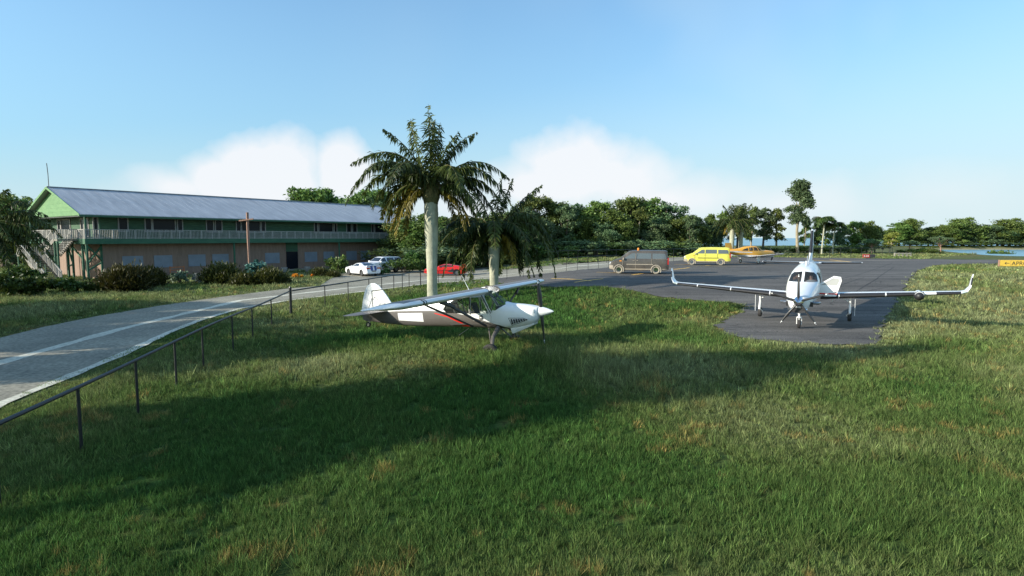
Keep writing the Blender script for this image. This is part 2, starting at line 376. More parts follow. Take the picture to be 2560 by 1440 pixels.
def build_ground():
    xs = np.concatenate([[-9000, -2500, -900, -400, -220, -150], np.arange(-110, -40, 2.5), np.arange(-40, 45, .55), np.arange(45, 150, 2.0), [160, 190, 240, 400, 900, 2500, 9000]])
    ys = np.concatenate([[-3000, -400, -120, -50, -20, -8], np.arange(-2, 50, .5), np.arange(50, 262, 1.6), [280, 320, 500, 1500, 9000]])
    X, Y = np.meshgrid(xs, ys, indexing='ij'); Z = hz(X, Y)+.02*(fbm(X/1.5, Y/1.5, 5)-.5)*(np.abs(Y-20) < 40)
    road = inpoly(X, Y, road_poly) | inpoly(X, Y, apron_poly) | inpoly(X, Y, drive_poly)
    sh = 60-0*X
    nx, ny = X.shape; idx = np.arange(nx*ny).reshape(nx, ny)
    q = np.stack([idx[:-1, :-1], idx[1:, :-1], idx[1:, 1:], idx[:-1, 1:]], -1).reshape(-1, 4)
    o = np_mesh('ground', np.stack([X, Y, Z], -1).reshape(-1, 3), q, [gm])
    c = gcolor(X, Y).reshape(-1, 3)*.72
    sand = sstep(.55, .15, Z)*(X > 70)*(Y < 260)
    sand = np.maximum(sand, .6*np.exp(-np.abs(Z-.85)/.04)*(X > 80)*(Y > 96)).reshape(-1, 1)
    c = c*(1-sand)+np.array((.45, .40, .27))*sand
    a = o.data.attributes.new('gcol', 'FLOAT_COLOR', 'POINT'); a.data.foreach_set('color', np.concatenate([c, np.ones((len(c), 1))], 1).astype(np.float32).ravel())
    o.data.polygons.foreach_set('use_smooth', [True]*len(q)); tag(o, kind='structure'); return o
gm = bpy.data.materials.new('turf_soil'); gm.use_nodes = True
def _gm(nt):
    b = nt.nodes['Principled BSDF']; at = N(nt, 'ShaderNodeAttribute', attribute_name='gcol'); tc = N(nt, 'ShaderNodeTexCoord')
    nz = N(nt, 'ShaderNodeTexNoise'); nz.inputs['Scale'].default_value = 6; nz.inputs['Detail'].default_value = 8; nz.inputs['Roughness'].default_value = .75; nt.links.new(tc.outputs['Object'], nz.inputs['Vector'])
    mx = N(nt, 'ShaderNodeMix', data_type='RGBA', blend_type='MULTIPLY'); mx.inputs[0].default_value = 1
    r = N(nt, 'ShaderNodeValToRGB'); r.color_ramp.elements[0].position = .35; r.color_ramp.elements[0].color = (.35, .35, .35, 1); r.color_ramp.elements[1].position = .7; r.color_ramp.elements[1].color = (1.3, 1.3, 1.25, 1)
    nt.links.new(nz.outputs[0], r.inputs[0]); nt.links.new(at.outputs['Color'], mx.inputs[6]); nt.links.new(r.outputs[0], mx.inputs[7]); nt.links.new(mx.outputs[2], b.inputs['Base Color'])
    b.inputs['Roughness'].default_value = .95; b.inputs['Specular IOR Level'].default_value = .1
    bp = N(nt, 'ShaderNodeBump'); bp.inputs['Strength'].default_value = .8; bp.inputs['Distance'].default_value = .08; nt.links.new(nz.outputs[0], bp.inputs['Height']); nt.links.new(bp.outputs[0], b.inputs['Normal'])
_gm(gm.node_tree)
build_ground()
def sheet(name, poly, dz, m, sub=1.2):
    bm = bmesh.new(); vs = [bm.verts.new((p[0], p[1], 0)) for p in poly]; f = bm.faces.new(vs)
    bmesh.ops.triangulate(bm, faces=[f])
    x0 = min(p[0] for p in poly); x1 = max(p[0] for p in poly); y0 = min(p[1] for p in poly); y1 = min(60, max(p[1] for p in poly))
    for k in np.arange(x0+sub, min(x1, 30), sub):
        bmesh.ops.bisect_plane(bm, geom=bm.verts[:]+bm.edges[:]+bm.faces[:], plane_co=(k, 0, 0), plane_no=(1, 0, 0))
    for k in np.arange(y0+sub, y1, sub):
        bmesh.ops.bisect_plane(bm, geom=bm.verts[:]+bm.edges[:]+bm.faces[:], plane_co=(0, k, 0), plane_no=(0, 1, 0))
    for v in bm.verts: v.co.z = float(hz(v.co.x, v.co.y))+dz
    o = bm_build(name, bm, m, None, True); tag(o, kind='structure'); return o
def asphalt(name, c1, c2, grain=60, joints=False, streak=(1, 1, 1), fine=.5):
    m = bpy.data.materials.new(name); m.use_nodes = True; nt = m.node_tree; b = nt.nodes['Principled BSDF']; b.inputs['Roughness'].default_value = .85; b.inputs['Specular IOR Level'].default_value = .25
    tc = N(nt, 'ShaderNodeTexCoord'); mp = N(nt, 'ShaderNodeMapping'); mp.inputs['Scale'].default_value = streak; mp.inputs['Rotation'].default_value = (0, 0, .5); nt.links.new(tc.outputs['Object'], mp.inputs[0])
    a = N(nt, 'ShaderNodeTexNoise'); a.inputs['Scale'].default_value = .35; a.inputs['Detail'].default_value = 8; a.inputs['Roughness'].default_value = .6; nt.links.new(mp.outputs[0], a.inputs['Vector'])
    g = N(nt, 'ShaderNodeTexNoise'); g.inputs['Scale'].default_value = grain; g.inputs['Detail'].default_value = 3; nt.links.new(tc.outputs['Object'], g.inputs['Vector'])
    r = N(nt, 'ShaderNodeValToRGB'); r.color_ramp.elements[0].position = .3; r.color_ramp.elements[0].color = (*c1, 1); r.color_ramp.elements[1].position = .7; r.color_ramp.elements[1].color = (*c2, 1); nt.links.new(a.outputs[0], r.inputs[0])
    r2 = N(nt, 'ShaderNodeValToRGB'); r2.color_ramp.elements[0].position = .3; r2.color_ramp.elements[0].color = (1-fine, 1-fine, 1-fine, 1); r2.color_ramp.elements[1].position = .7; r2.color_ramp.elements[1].color = (1+fine, 1+fine, 1+fine, 1); nt.links.new(g.outputs[0], r2.inputs[0])
    mx = N(nt, 'ShaderNodeMix', data_type='RGBA', blend_type='MULTIPLY'); mx.inputs[0].default_value = 1; nt.links.new(r.outputs[0], mx.inputs[6]); nt.links.new(r2.outputs[0], mx.inputs[7])
    nt.links.new(mx.outputs[2], b.inputs['Base Color'])
    bp = N(nt, 'ShaderNodeBump'); bp.inputs['Strength'].default_value = .35; bp.inputs['Distance'].default_value = .01; nt.links.new(g.outputs[0], bp.inputs['Height']); nt.links.new(bp.outputs[0], b.inputs['Normal'])
    return m
M['asphalt'] = asphalt('worn_asphalt', (.072, .067, .061), (.150, .138, .124), 22, streak=(.45, 2.6, 1), fine=.5)
def weather(m):
    nt = m.node_tree; b = nt.nodes['Principled BSDF']; src = b.inputs['Base Color'].links[0].from_socket; tc = N(nt, 'ShaderNodeTexCoord')
    mp = N(nt, 'ShaderNodeMapping'); mp.inputs['Rotation'].default_value = (0, 0, -.45); mp.inputs['Scale'].default_value = (.12, 1.6, 1); nt.links.new(tc.outputs['Object'], mp.inputs[0])
    s1 = N(nt, 'ShaderNodeTexNoise'); s1.inputs['Scale'].default_value = 1.1; s1.inputs['Detail'].default_value = 5; nt.links.new(mp.outputs[0], s1.inputs['Vector'])
    s2 = N(nt, 'ShaderNodeTexNoise'); s2.inputs['Scale'].default_value = .16; s2.inputs['Detail'].default_value = 3; nt.links.new(tc.outputs['Object'], s2.inputs['Vector'])
    vo = N(nt, 'ShaderNodeTexVoronoi', feature='DISTANCE_TO_EDGE'); vo.inputs['Scale'].default_value = .22; wv = N(nt, 'ShaderNodeTexNoise'); wv.inputs['Scale'].default_value = .8; nt.links.new(tc.outputs['Object'], wv.inputs['Vector'])
    ad = N(nt, 'ShaderNodeMix', data_type='RGBA', blend_type='LINEAR_LIGHT'); ad.inputs[0].default_value = .9; nt.links.new(tc.outputs['Object'], ad.inputs[6]); nt.links.new(wv.outputs['Color'], ad.inputs[7]); nt.links.new(ad.outputs[2], vo.inputs['Vector'])
    crack = math_n(nt, 'MULTIPLY_ADD', math_n(nt, 'LESS_THAN', vo.outputs['Distance'], .006), -.45, 1)
    oil = N(nt, 'ShaderNodeTexNoise'); oil.inputs['Scale'].default_value = .55; oil.inputs['Detail'].default_value = 2; nt.links.new(tc.outputs['Object'], oil.inputs['Vector'])
    stain = math_n(nt, 'MULTIPLY_ADD', math_n(nt, 'MULTIPLY', math_n(nt, 'SUBTRACT', oil.outputs[0], .66, clamp=True), 9, clamp=True), -.45, 1)
    f = math_n(nt, 'MULTIPLY', math_n(nt, 'MULTIPLY', math_n(nt, 'MULTIPLY_ADD', s1.outputs[0], .9, .55), math_n(nt, 'MULTIPLY_ADD', s2.outputs[0], .8, .6)), math_n(nt, 'MULTIPLY', crack, stain))
    mx = N(nt, 'ShaderNodeMix', data_type='RGBA', blend_type='MULTIPLY'); mx.inputs[0].default_value = 1; cc = N(nt, 'ShaderNodeCombineXYZ')
    for k in range(3): nt.links.new(f, cc.inputs[k])
    nt.links.new(src, mx.inputs[6]); nt.links.new(cc.outputs[0], mx.inputs[7]); nt.links.new(mx.outputs[2], b.inputs['Base Color'])
weather(M['asphalt'])
M['concrete'] = asphalt('pale_gravel_road', (.20, .19, .15), (.35, .325, .25), 9, fine=.35)
M['edgeline'] = asphalt('pale_road_edge', (.52, .50, .40), (.68, .66, .54), 9, fine=.25)
sheet('road', road_poly, .024, M['concrete'])
sheet('driveway', drive_poly, .016, M['concrete'])
sheet('apron', apron_poly, .032, M['asphalt'])
def strip_on(name, pts, w, dz, m, kind='structure', jit=0.):
    P = []
    for a, b in zip(pts[:-1], pts[1:]):
        n = max(1, int(np.hypot(b[0]-a[0], b[1]-a[1])/.7))
        P += [(a[0]+(b[0]-a[0])*k/n, a[1]+(b[1]-a[1])*k/n) for k in range(n)]
    P.append(tuple(pts[-1][:2])); mb = MB(); L = []
    for i, p in enumerate(P):
        q0 = P[max(0, i-1)]; q1 = P[min(len(P)-1, i+1)]; d = np.array([q1[0]-q0[0], q1[1]-q0[1]]); d /= np.hypot(*d)+1e-9; n = np.array([-d[1], d[0]])
        ww = w*(1+random.uniform(-jit, jit))
        for s in (-.5, .5):
            x, y = p[0]+n[0]*ww*s, p[1]+n[1]*ww*s; L.append((x, y, float(hz(x, y))+dz))
    mb.add(L, [(2*i, 2*i+1, 2*i+3, 2*i+2) for i in range(len(P)-1)])
    o = mb.build(name, m, None); tag(o, kind=kind); return o
strip_on('road_edge', [G(*p) for p in ROAD_NEAR], .34, .029, M['edgeline'], jit=.25)
mid = [(G(*a)+G(*b))/2 for a, b in zip([(-420, 1330), (0, 1012), (300, 890), (600, 772), (860, 735), (1100, 707), (1400, 681), (1620, 661)], [(-420, 930), (0, 846), (300, 782), (600, 736), (860, 711), (1100, 688), (1400, 664), (1640, 646)])]
strip_on('road_centre', mid, .5, .0285, M['edgeline'], jit=.3)
M['yellow'] = mat('worn_yellow_paint', (.78, .47, .10), .7, var=.25, scale=3)
M['paleline'] = mat('pale_pink_line', (.42, .34, .26), .7, var=.2, scale=2)
for a, b, w in [((1378, 697.5), (1478, 703.5), .2), ((1436, 707), (1508, 698), .24), ((1490, 681.5), (1548, 683), .2), ((1580, 688.5), (1612, 684), .26), ((1672, 671), (1702, 672.5), .22), ((1684, 675), (1724, 670), .26), ((1685, 661.5), (1728, 662), .24), ((1763, 664.5), (1775, 664.4), .3), ((2028, 650.5), (2132, 657), .4), ((2075, 650.2), (2128, 655.6), .5)]:
    strip_on('painted_line', [G(*a), G(*b)], w, .038, M['yellow'], jit=.1)
strip_on('painted_line', [G(2090, 651.4), G(2330, 652.5), G(2560, 654), G(3200, 656)], .45, .037, M['paleline'], jit=.1)
M['crack'] = mat('asphalt_joint', (.018, .018, .02), .9)
for pts in [[(1380, 690.5), (1450, 685), (1530, 675), (1650, 668)], [(1990, 740), (2140, 690), (2230, 659)], [(2060, 735), (2160, 695)], [(2120, 745), (2190, 700), (2235, 668)], [(2005, 762), (2240, 720)]]:
    strip_on('painted_line', [G(*p) for p in pts], .06, .036, M['crack'], jit=.3).name = 'pavement_joint'
# water: the lagoon on the right and the sea behind the trees
wm = bpy.data.materials.new('sea_water'); wm.use_nodes = True
def _wm(nt):
    b = nt.nodes['Principled BSDF']; b.inputs['Base Color'].default_value = (.20, .36, .42, 1); b.inputs['Roughness'].default_value = .35
    tc = N(nt, 'ShaderNodeTexCoord'); mp = N(nt, 'ShaderNodeMapping'); mp.inputs['Scale'].default_value = (.15, .6, 1); nt.links.new(tc.outputs['Object'], mp.inputs[0])
    nz = N(nt, 'ShaderNodeTexNoise'); nz.inputs['Scale'].default_value = 1.5; nz.inputs['Detail'].default_value = 5; nt.links.new(mp.outputs[0], nz.inputs['Vector'])
    bp = N(nt, 'ShaderNodeBump'); bp.inputs['Strength'].default_value = .6; bp.inputs['Distance'].default_value = .3; nt.links.new(nz.outputs[0], bp.inputs['Height']); nt.links.new(bp.outputs[0], b.inputs['Normal'])
_wm(wm.node_tree)
mb = MB(); mb.add([(-12000, 60, -.35), (12000, 60, -.35), (12000, 18000, -.35), (-12000, 18000, -.35)], [(0, 1, 2, 3)]); tag(mb.build('water', wm), kind='structure')
# ------------------------------------------------------------------ turf
def tallg(x, y):
    t = 0
    for px, py, r in ((1790, 795, 1.6), (1700, 830, 2.2), (1560, 880, 2.2), (1420, 900, 1.8), (1850, 775, 1.2)):
        q = G(px, py); t = t+.55*np.exp(-((x-q[0])**2+(y-q[1])**2)/r**2)
    return t
def build_grass():
    rng = np.random.default_rng(3)
    P = []; 
    zones = [(3.5, 6.3, 500, .012, .12), (6.3, 10, 3600, .0085, .100), (10, 14, 2500, .011, .108), (14, 20, 1200, .015, .12), (20, 28, 560, .022, .14), (28, 42, 240, .034, .15), (42, 64, 75, .055, .15), (64, 112, 20, .10, .15)]
    V = []; C = []
    for (y0, y1, dens, w, h) in zones:
        nb = 8; A = (y1-y0)*(2*(.93*(y0+y1)/2+2.0)); n = int(A*dens/nb)
        y = rng.uniform(y0, y1, int(n*1.25)); x = rng.uniform(-1, 1, len(y))*(.93*y1+2.0)
        k = np.abs(x) < .93*y+2.0; x, y = x[k], y[k]
        jx = x+(fbm(x*1.3, y*1.3, 71, 2)-.5)*.9+(fbm(x*4, y*4, 77, 2)-.5)*.35; jy = y+(fbm(x*1.3+9, y*1.3, 73, 2)-.5)*.9+(fbm(x*4+3, y*4, 79, 2)-.5)*.35
        k = ~(inpoly(jx, jy, road_poly) | inpoly(jx, jy, apron_poly) | inpoly(x, y, drive_poly)) & (hz(x, y) > .3*(y > 90)-.05) & ~inpoly(x, y, bld_poly)
        x, y = x[k], y[k]
        gp = noise2(x/.22+5, y/.22+8, 88); k = (gp > .20) | (y > 30); x, y, = x[k], y[k]
        hn = .45+1.0*fbm(x/1.7+3, y/1.7+5, 55, 3); edge = segdist(x, y, apron_edge)
        hn = hn*(.55+.45*sstep(0, 1.2, edge))
        rd = np.minimum(segdist(x, y, [tuple(G(*p)[:2]) for p in ROAD_NEAR]), segdist(x, y, [tuple(G(*p)[:2]) for p in ROAD_FAR]))
        hn = hn*(.35+.65*sstep(.2, 1.4, rd))
        r0 = rng.random(len(x)); tb_ = np.exp(rng.normal(0, .34, len(x))); hn = hn*np.clip(rng.normal(1, .30, len(x)), .35, 2)*(1+tallg(x, y))
        for j in range(nb):
            r = rng.random(len(x)); a = rng.uniform(0, 2*PI, len(x)); rad = np.sqrt(r)*(.02+w*1.6)
            bx = x+np.cos(a)*rad; by = y+np.sin(a)*rad; bz = hz(bx, by)-.01
            hh = h*hn*rng.uniform(.55, 1.35, len(x))*(1+.6*(rng.random(len(x)) > .97)); fa = rng.uniform(0, PI, len(x)); ww = w*rng.uniform(.6, 1.3, len(x))
            la = a+rng.normal(0, .5, len(x)); ln = hh*rng.uniform(.05, .8, len(x))
            dx, dy = np.cos(fa)*ww/2, np.sin(fa)*ww/2; tx, ty = bx+np.cos(la)*ln, by+np.sin(la)*ln
            q = np.stack([np.stack([bx-dx, by-dy, bz], -1), np.stack([bx+dx, by+dy, bz], -1), np.stack([tx+dx*.25, ty+dy*.25, bz+hh], -1), np.stack([tx-dx*.25, ty-dy*.25, bz+hh], -1)], 1)
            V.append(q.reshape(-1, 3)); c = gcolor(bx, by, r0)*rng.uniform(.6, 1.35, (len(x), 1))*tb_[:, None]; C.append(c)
    V = np.concatenate(V); C = np.concatenate(C)
    o = np_mesh('grass', V, np.arange(len(V)).reshape(-1, 4), [M['turf']])
    a = o.data.attributes.new('gcol', 'FLOAT_COLOR', 'FACE'); a.data.foreach_set('color', np.concatenate([C, np.ones((len(C), 1))], 1).astype(np.float32).ravel())
    tag(o, 'green and straw coloured turf growing over the whole lawn', 'grass', kind='stuff'); print('blades', len(C))
m = bpy.data.materials.new('turf_blades'); m.use_nodes = True; nt = m.node_tree; b = nt.nodes['Principled BSDF']; at = N(nt, 'ShaderNodeAttribute', attribute_name='gcol')
nt.links.new(at.outputs['Color'], b.inputs['Base Color']); b.inputs['Roughness'].default_value = .7; b.inputs['Specular IOR Level'].default_value = .15
tr = N(nt, 'ShaderNodeBsdfTranslucent'); nt.links.new(at.outputs['Color'], tr.inputs[0]); mx = N(nt, 'ShaderNodeMixShader'); mx.inputs[0].default_value = .35
nt.links.new(b.outputs[0], mx.inputs[1]); nt.links.new(tr.outputs[0], mx.inputs[2]); nt.links.new(mx.outputs[0], nt.nodes['Material Output'].inputs[0]); M['turf'] = m
BTH = .616; BO = np.array([-40.58, 54.88]); BD = np.array([math.sin(BTH), math.cos(BTH)]); BN = np.array([-math.cos(BTH), math.sin(BTH)])
def B2(x, y): return BO+BD*x+BN*y
bld_poly = [B2(2.1, 1.6), B2(43, 1.6), B2(43, 15), B2(2.1, 15)]
build_grass()
# ------------------------------------------------------------------ the long building
M['roof'] = bpy.data.materials.new('corrugated_roof_metal'); M['roof'].use_nodes = True
def _rf(nt):
    b = nt.nodes['Principled BSDF']; b.inputs['Roughness'].default_value = .5; b.inputs['Metallic'].default_value = 0
    tc = N(nt, 'ShaderNodeTexCoord'); sp = N(nt, 'ShaderNodeSeparateXYZ'); nt.links.new(tc.outputs['Object'], sp.inputs[0])
    fr = math_n(nt, 'FRACT', math_n(nt, 'MULTIPLY', sp.outputs[0], 1/1.5)); seam = math_n(nt, 'GREATER_THAN', fr, .965)
    nz = N(nt, 'ShaderNodeTexNoise'); nz.inputs['Scale'].default_value = 1.2; nz.inputs['Detail'].default_value = 6; mp = N(nt, 'ShaderNodeMapping'); mp.inputs['Scale'].default_value = (1.5, .3, .3); nt.links.new(tc.outputs['Object'], mp.inputs[0]); nt.links.new(mp.outputs[0], nz.inputs['Vector'])
    r = N(nt, 'ShaderNodeValToRGB'); r.color_ramp.elements[0].position = .3; r.color_ramp.elements[0].color = (.33, .34, .36, 1); r.color_ramp.elements[1].position = .7; r.color_ramp.elements[1].color = (.46, .47, .49, 1); nt.links.new(nz.outputs[0], r.inputs[0])
    mx = N(nt, 'ShaderNodeMix', data_type='RGBA'); nt.links.new(math_n(nt, 'MULTIPLY', seam, .35), mx.inputs[0]); nt.links.new(r.outputs[0], mx.inputs[6]); mx.inputs[7].default_value = (.48, .50, .55, 1); nt.links.new(mx.outputs[2], b.inputs['Base Color'])
_rf(M['roof'].node_tree)
def boards(name, c1, c2, step=.16, vertical=False):
    m = bpy.data.materials.new(name); m.use_nodes = True; nt = m.node_tree; b = nt.nodes['Principled BSDF']; b.inputs['Roughness'].default_value = .7
    tc = N(nt, 'ShaderNodeTexCoord'); sp = N(nt, 'ShaderNodeSeparateXYZ'); nt.links.new(tc.outputs['Object'], sp.inputs[0])
    nz = N(nt, 'ShaderNodeTexNoise'); nz.inputs['Scale'].default_value = 1.3; nz.inputs['Detail'].default_value = 8; nz.inputs['Roughness'].default_value = .7
    mp = N(nt, 'ShaderNodeMapping'); mp.inputs['Scale'].default_value = (1, 1, 3) if not vertical else (3, 3, .6); nt.links.new(tc.outputs['Object'], mp.inputs[0]); nt.links.new(mp.outputs[0], nz.inputs['Vector'])
    r = N(nt, 'ShaderNodeValToRGB'); r.color_ramp.elements[0].position = .33; r.color_ramp.elements[0].color = (*c1, 1); r.color_ramp.elements[1].position = .66; r.color_ramp.elements[1].color = (*c2, 1); nt.links.new(nz.outputs[0], r.inputs[0]); nt.links.new(r.outputs[0], b.inputs['Base Color'])
    if step:
        fr = math_n(nt, 'FRACT', math_n(nt, 'MULTIPLY', sp.outputs[2], 1/step)); bp = N(nt, 'ShaderNodeBump'); bp.inputs['Strength'].default_value = 1; bp.inputs['Distance'].default_value = .03; nt.links.new(fr, bp.inputs['Height']); nt.links.new(bp.outputs[0], b.inputs['Normal'])
    return m
M['siding'] = boards('green_lap_siding', (.026, .078, .042), (.050, .120, .060), .28)
M['gable'] = boards('light_green_gable_siding', (.095, .215, .085), (.15, .29, .12), .42)
M['greenwood'] = boards('green_painted_timber', (.022, .092, .050), (.042, .135, .070), 0)
M['stucco'] = boards('tan_stucco_wall', (.20, .125, .088), (.28, .18, .128), 0, True)
M['railing'] = mat('weathered_white_railing', (.36, .345, .31), .8, var=.2, scale=6)
M['trim'] = mat('off_white_window_trim', (.30, .28, .26), .7, var=.1)
M['shutter'] = mat('pale_blue_storm_panel', (.20, .225, .26), .6, var=.12, scale=1.5)
M['pane'] = mat('dark_window_pane', (.008, .010, .016), .25, spec=.15)
M['soffit'] = mat('dark_soffit', (.10, .12, .10), .8)
M['decking'] = mat('deck_boards', (.20, .18, .15), .8, var=.2)
bld = thing('long_house', 'long two storey house with grey metal roof, green upper floor and railed deck', 'building', (BO[0], BO[1], 0), math.atan2(BD[1], BD[0]))
L_, W_, ZE, ZR, ZD = 44.0, 16.5, 6.28, 9.22, 4.0; wa, wb = 2.1, 1.7
mb = MB(); mb.box((wa, wb, -.1), (L_-1, W_-wb, 3.55)); mb.build('lower_wall', M['stucco'], bld)
mb = MB(); mb.box((wa, wb, 4.02), (L_-1, W_-wb, 6.75)); mb.build('upper_wall', M['siding'], bld)
for (x0, x1, y0, y1) in [(wa-.03, wa+.12, wb-.03, wb+.12)]:
    mb = MB(); mb.box((x0, y0, 4.03), (x1, y1, 6.7)); mb.build('corner_board', M['greenwood'], bld)
# roof slabs
sl = (ZR-ZE)/(W_/2)
rf = MB(); t = .07
for a, b in (((-.05, 0, ZE), (-.05, W_/2, ZR)), ((-.05, W_, ZE), (-.05, W_/2, ZR))):
    p = [a, (L_, a[1], a[2]), (L_, b[1], b[2]), b]; rf.prism(p, (0, 0, t))
ro = rf.build('roof', M['roof'], bld)
mb = MB()
for k in range(60):
    x = .35+k*.72; mb.beam((x, 0.02, ZE+t+.002), (x, W_/2, ZR+t+.002), .03, .014)
mb.build('standing_seam', M['roof'], ro)
mb = MB(); mb.beam((-.06, W_/2, ZR+t+.03), (L_, W_/2, ZR+t+.03), .4, .05); mb.build('ridge_cap', M['roof'], ro)
mb = MB(); mb.box((-.02, .02, ZE-.17), (L_, .10, ZE-.003)); mb.build('front_fascia', M['greenwood'], ro)
for s in (0, 1):
    mb = MB(); y0 = 0 if s == 0 else W_
    mb.prism([(-.10, y0, ZE-.14), (-.10, W_/2, ZR-.14), (-.10, W_/2, ZR+.09), (-.10, y0, ZE+.09)], (.045, 0, 0)); mb.build('barge_board', M['gable'], ro)
mb = MB(); mb.prism([(.45, .55, ZE+.0), (.45, W_-.55, ZE+.0), (.45, W_/2, ZR-.14)], (.12, 0, 0)); mb.build('gable_wall', M['gable'], bld)
mb = MB(); mb.box((.3, .2, ZE-.10), (L_-.2, wb-.01, ZE-.04)); mb.box((.5, wb, ZE-.10), (wa-.01, W_-.3, ZE-.04)); mb.build('soffit', M['soffit'], bld)
mb = MB(); mb.tube([(.2, W_/2+.1, ZR+.1), (.2, W_/2+.1, ZR+1.4), (.15, W_/2+.1, ZR+2.45)], .035, 6); mb.build('antenna_mast', M['dkmetal'], bld)
# deck
mb = MB(); mb.box((.45, .45, 3.82), (L_-.5, wb-.003, 4.0)); mb.box((.45, wb, 3.82), (wa-.003, W_-.45, 4.0)); mb.build('deck_floor', M['decking'], bld)
mb = MB(); mb.box((.38, .38, 3.52), (L_-.5, .447, 4.03)); mb.box((.38, .45, 3.52), (.447, W_-.45, 4.03)); mb.build('deck_fascia', M['greenwood'], bld)
def railing(p, q, z0, z1, par, step=.145, m=None):
    """one rail section: top and bottom rail with pickets"""
    r = MB(); p = np.array(p, float); q = np.array(q, float); n = max(2, int(np.linalg.norm(q-p)/step))
    P0 = (*p, z0[0]); Q0 = (*q, z0[1])
    r.beam((p[0], p[1], z0[0]+.92), (q[0], q[1], z0[1]+.92), .09, .05); r.beam((p[0], p[1], z0[0]+.10), (q[0], q[1], z0[1]+.10), .05, .05)
    for k in range(n+1):
        c = p+(q-p)*k/n; z = z0[0]+(z0[1]-z0[0])*k/n
        r.beam((c[0], c[1], z+.02), (c[0], c[1], z+.90), .05 if k % 8 else .10, .035 if k % 8 else .10, up=(0, 1, 0))
    return r.build('railing', m or M['railing'], par)
xs = np.linspace(.42, L_-.6, 11)
for a, b in zip(xs[:-1], xs[1:]): railing((a+.03, .42), (b-.03, .42), (4.0, 4.0), None, bld)
for a, b in ((.5, 3.0), (4.2, 8), (8.1, 12), (12.1, 16)): railing((.42, a), (.42, b), (4.0, 4.0), None, bld)
def part(name, m, a, b, par=None, bev=0):
    mb = MB(); mb.box(a, b); return mb.build(name, m, par or bld, bevel=bev)
def post(x, y, z0, z1, r=.11):
    mb = MB(); mb.tube([(x, y, z0), (x, y, z1)], r, 8); return mb.build('post', M['greenwood'], bld, True)
def t_of(px, y):
    """how far along the front a column of the photograph lies, on the plane set back by y"""
    k = (px-1280)/F; o = BO+BN*y; return (k*o[1]-o[0])/(BD[0]-k*BD[1])
for x, y, z1 in [(.55, .55, 3.5), (wa, wb-.12, 3.5), (.55, 1.6, 3.5), (.55, 4.2, 3.5), (.5, 5.3, 3.5), (.55, 8.4, 3.5), (.55, 12, 3.5), (.55, 15.8, 3.5), (wa, 15.2, 3.5)]: post(x, y, -.1, z1)
for px in (587, 849): post(t_of(px, .55), .55, -.1, 3.5)
post(t_of(1040, .55), .55, -.1, 3.5)
post(.55, .55, 4.0, 6.15, .10); post(.55, 15.9, 4.0, 6.15, .10)
for k, (p, q) in enumerate([((.55, .6, 3.4), (wa, wb-.2, 1.9)), ((.55, .6, 1.6), (wa, wb-.2, 3.3)), ((.55, .6, 1.0), (wa, wb-.2, 1.7)), ((.55, 4.1, 3.2), (.55, 1.7, 2.1)), ((.6, 1.5, 3.5), (.6, .7, 2.0)), ((.5, 5.2, 3.3), (.5, 4.3, 1.8)), ((.5, 5.2, 1.3), (.5, 4.3, 1.45))]):
    mb = MB(); mb.beam(p, q, .12, .12); mb.build('brace', M['greenwood'], bld)
# outside stair: two flights and a landing
def flight(x0, x1, ya, za, yb, zb, n):
    st = bpy.data.objects.new('stair_flight', None); COL.objects.link(st); st.parent = bld
    for x in (x0, x1):
        mb = MB(); mb.beam((x, ya, za-.12), (x, yb, zb-.12), .06, .28); mb.build('stringer', M['decking'], st)
        railing((x, ya), (x, yb), (za, zb), None, st, .16)
    mb = MB()
    for k in range(n):
        y = ya+(yb-ya)*(k+.5)/n; z = za+(zb-za)*(k+.5)/n; mb.box((x0+.04, y-.14, z-.03), (x1-.04, y+.14, z+.02))
    mb.build('tread', M['decking'], st)
flight(-1.25, .3, 3.0, 4.0, 6.7, 2.45, 9)
flight(-2.75, -1.45, 6.7, 2.45, .9, .05, 15)
mb = MB(); mb.box((-2.8, 6.72, 2.3), (.3, 8.2, 2.45)); mb.build('landing', M['decking'], bld)
railing((-2.8, 8.2), (.3, 8.2), (2.45, 2.45), None, bld); railing((-2.8, 6.8), (-2.8, 8.2), (2.45, 2.45), None, bld)
mb = MB(); mb.box((-1.25, 2.2, 3.82), (.37, 3.0, 4.0)); mb.build('landing', M['decking'], bld); railing((-1.25, 2.2), (.37, 2.2), (4., 4.), None, bld)
for x, y in ((-2.7, 6.8), (-2.7, 8.1), (-1.3, 6.8), (.2, 8.1), (-1.2, 2.3), (-1.2, 3.1)): post(x, y, -.1, 2.3 if y > 5 else 3.8, .09)
# windows: pane + frame
def window(px0, px1, z0, z1, y=wb, sh=False, door=False):
    a, b = t_of(px0, y), t_of(px1, y); g = .02; fw = .12
    if sh:
        f = part('storm_panel', M['shutter'], (a, y-.05, z0), (b, y-.004, z1)); return f
    w = MB(); w.box((a-fw, y-.07, z0-fw), (a, y-.005, z1+fw)); w.box((b, y-.07, z0-fw), (b+fw, y-.005, z1+fw)); w.box((a, y-.07, z1), (b, y-.005, z1+fw)); w.box((a, y-.09, z0-fw), (b, y-.005, z0))
    f = w.build('window', M['trim'], bld); part('pane', M['pane'], (a, y-.02, z0), (b, y-.004, z1), f); return f
for a, b in [(303, 323), (369, 382), (388, 441), (449, 459), (521, 536), (543, 557), (595, 604), (608, 652), (657, 665), (789, 795), (800, 833), (838, 843), (869, 879), (884, 893), (931, 935), (939, 966), (971, 976)]:
    window(a, b, 4.85, 6.1)
window(241, 248, 4.15, 6.1)
for a, b in [(306, 358), (385, 431), (471, 514), (531, 572), (663, 699), (762, 793), (809, 836), (866, 892), (902, 926), (948, 972)]: window(a, b, .95, 2.25, sh=True)
a, b = t_of(716, wb), t_of(745, wb)
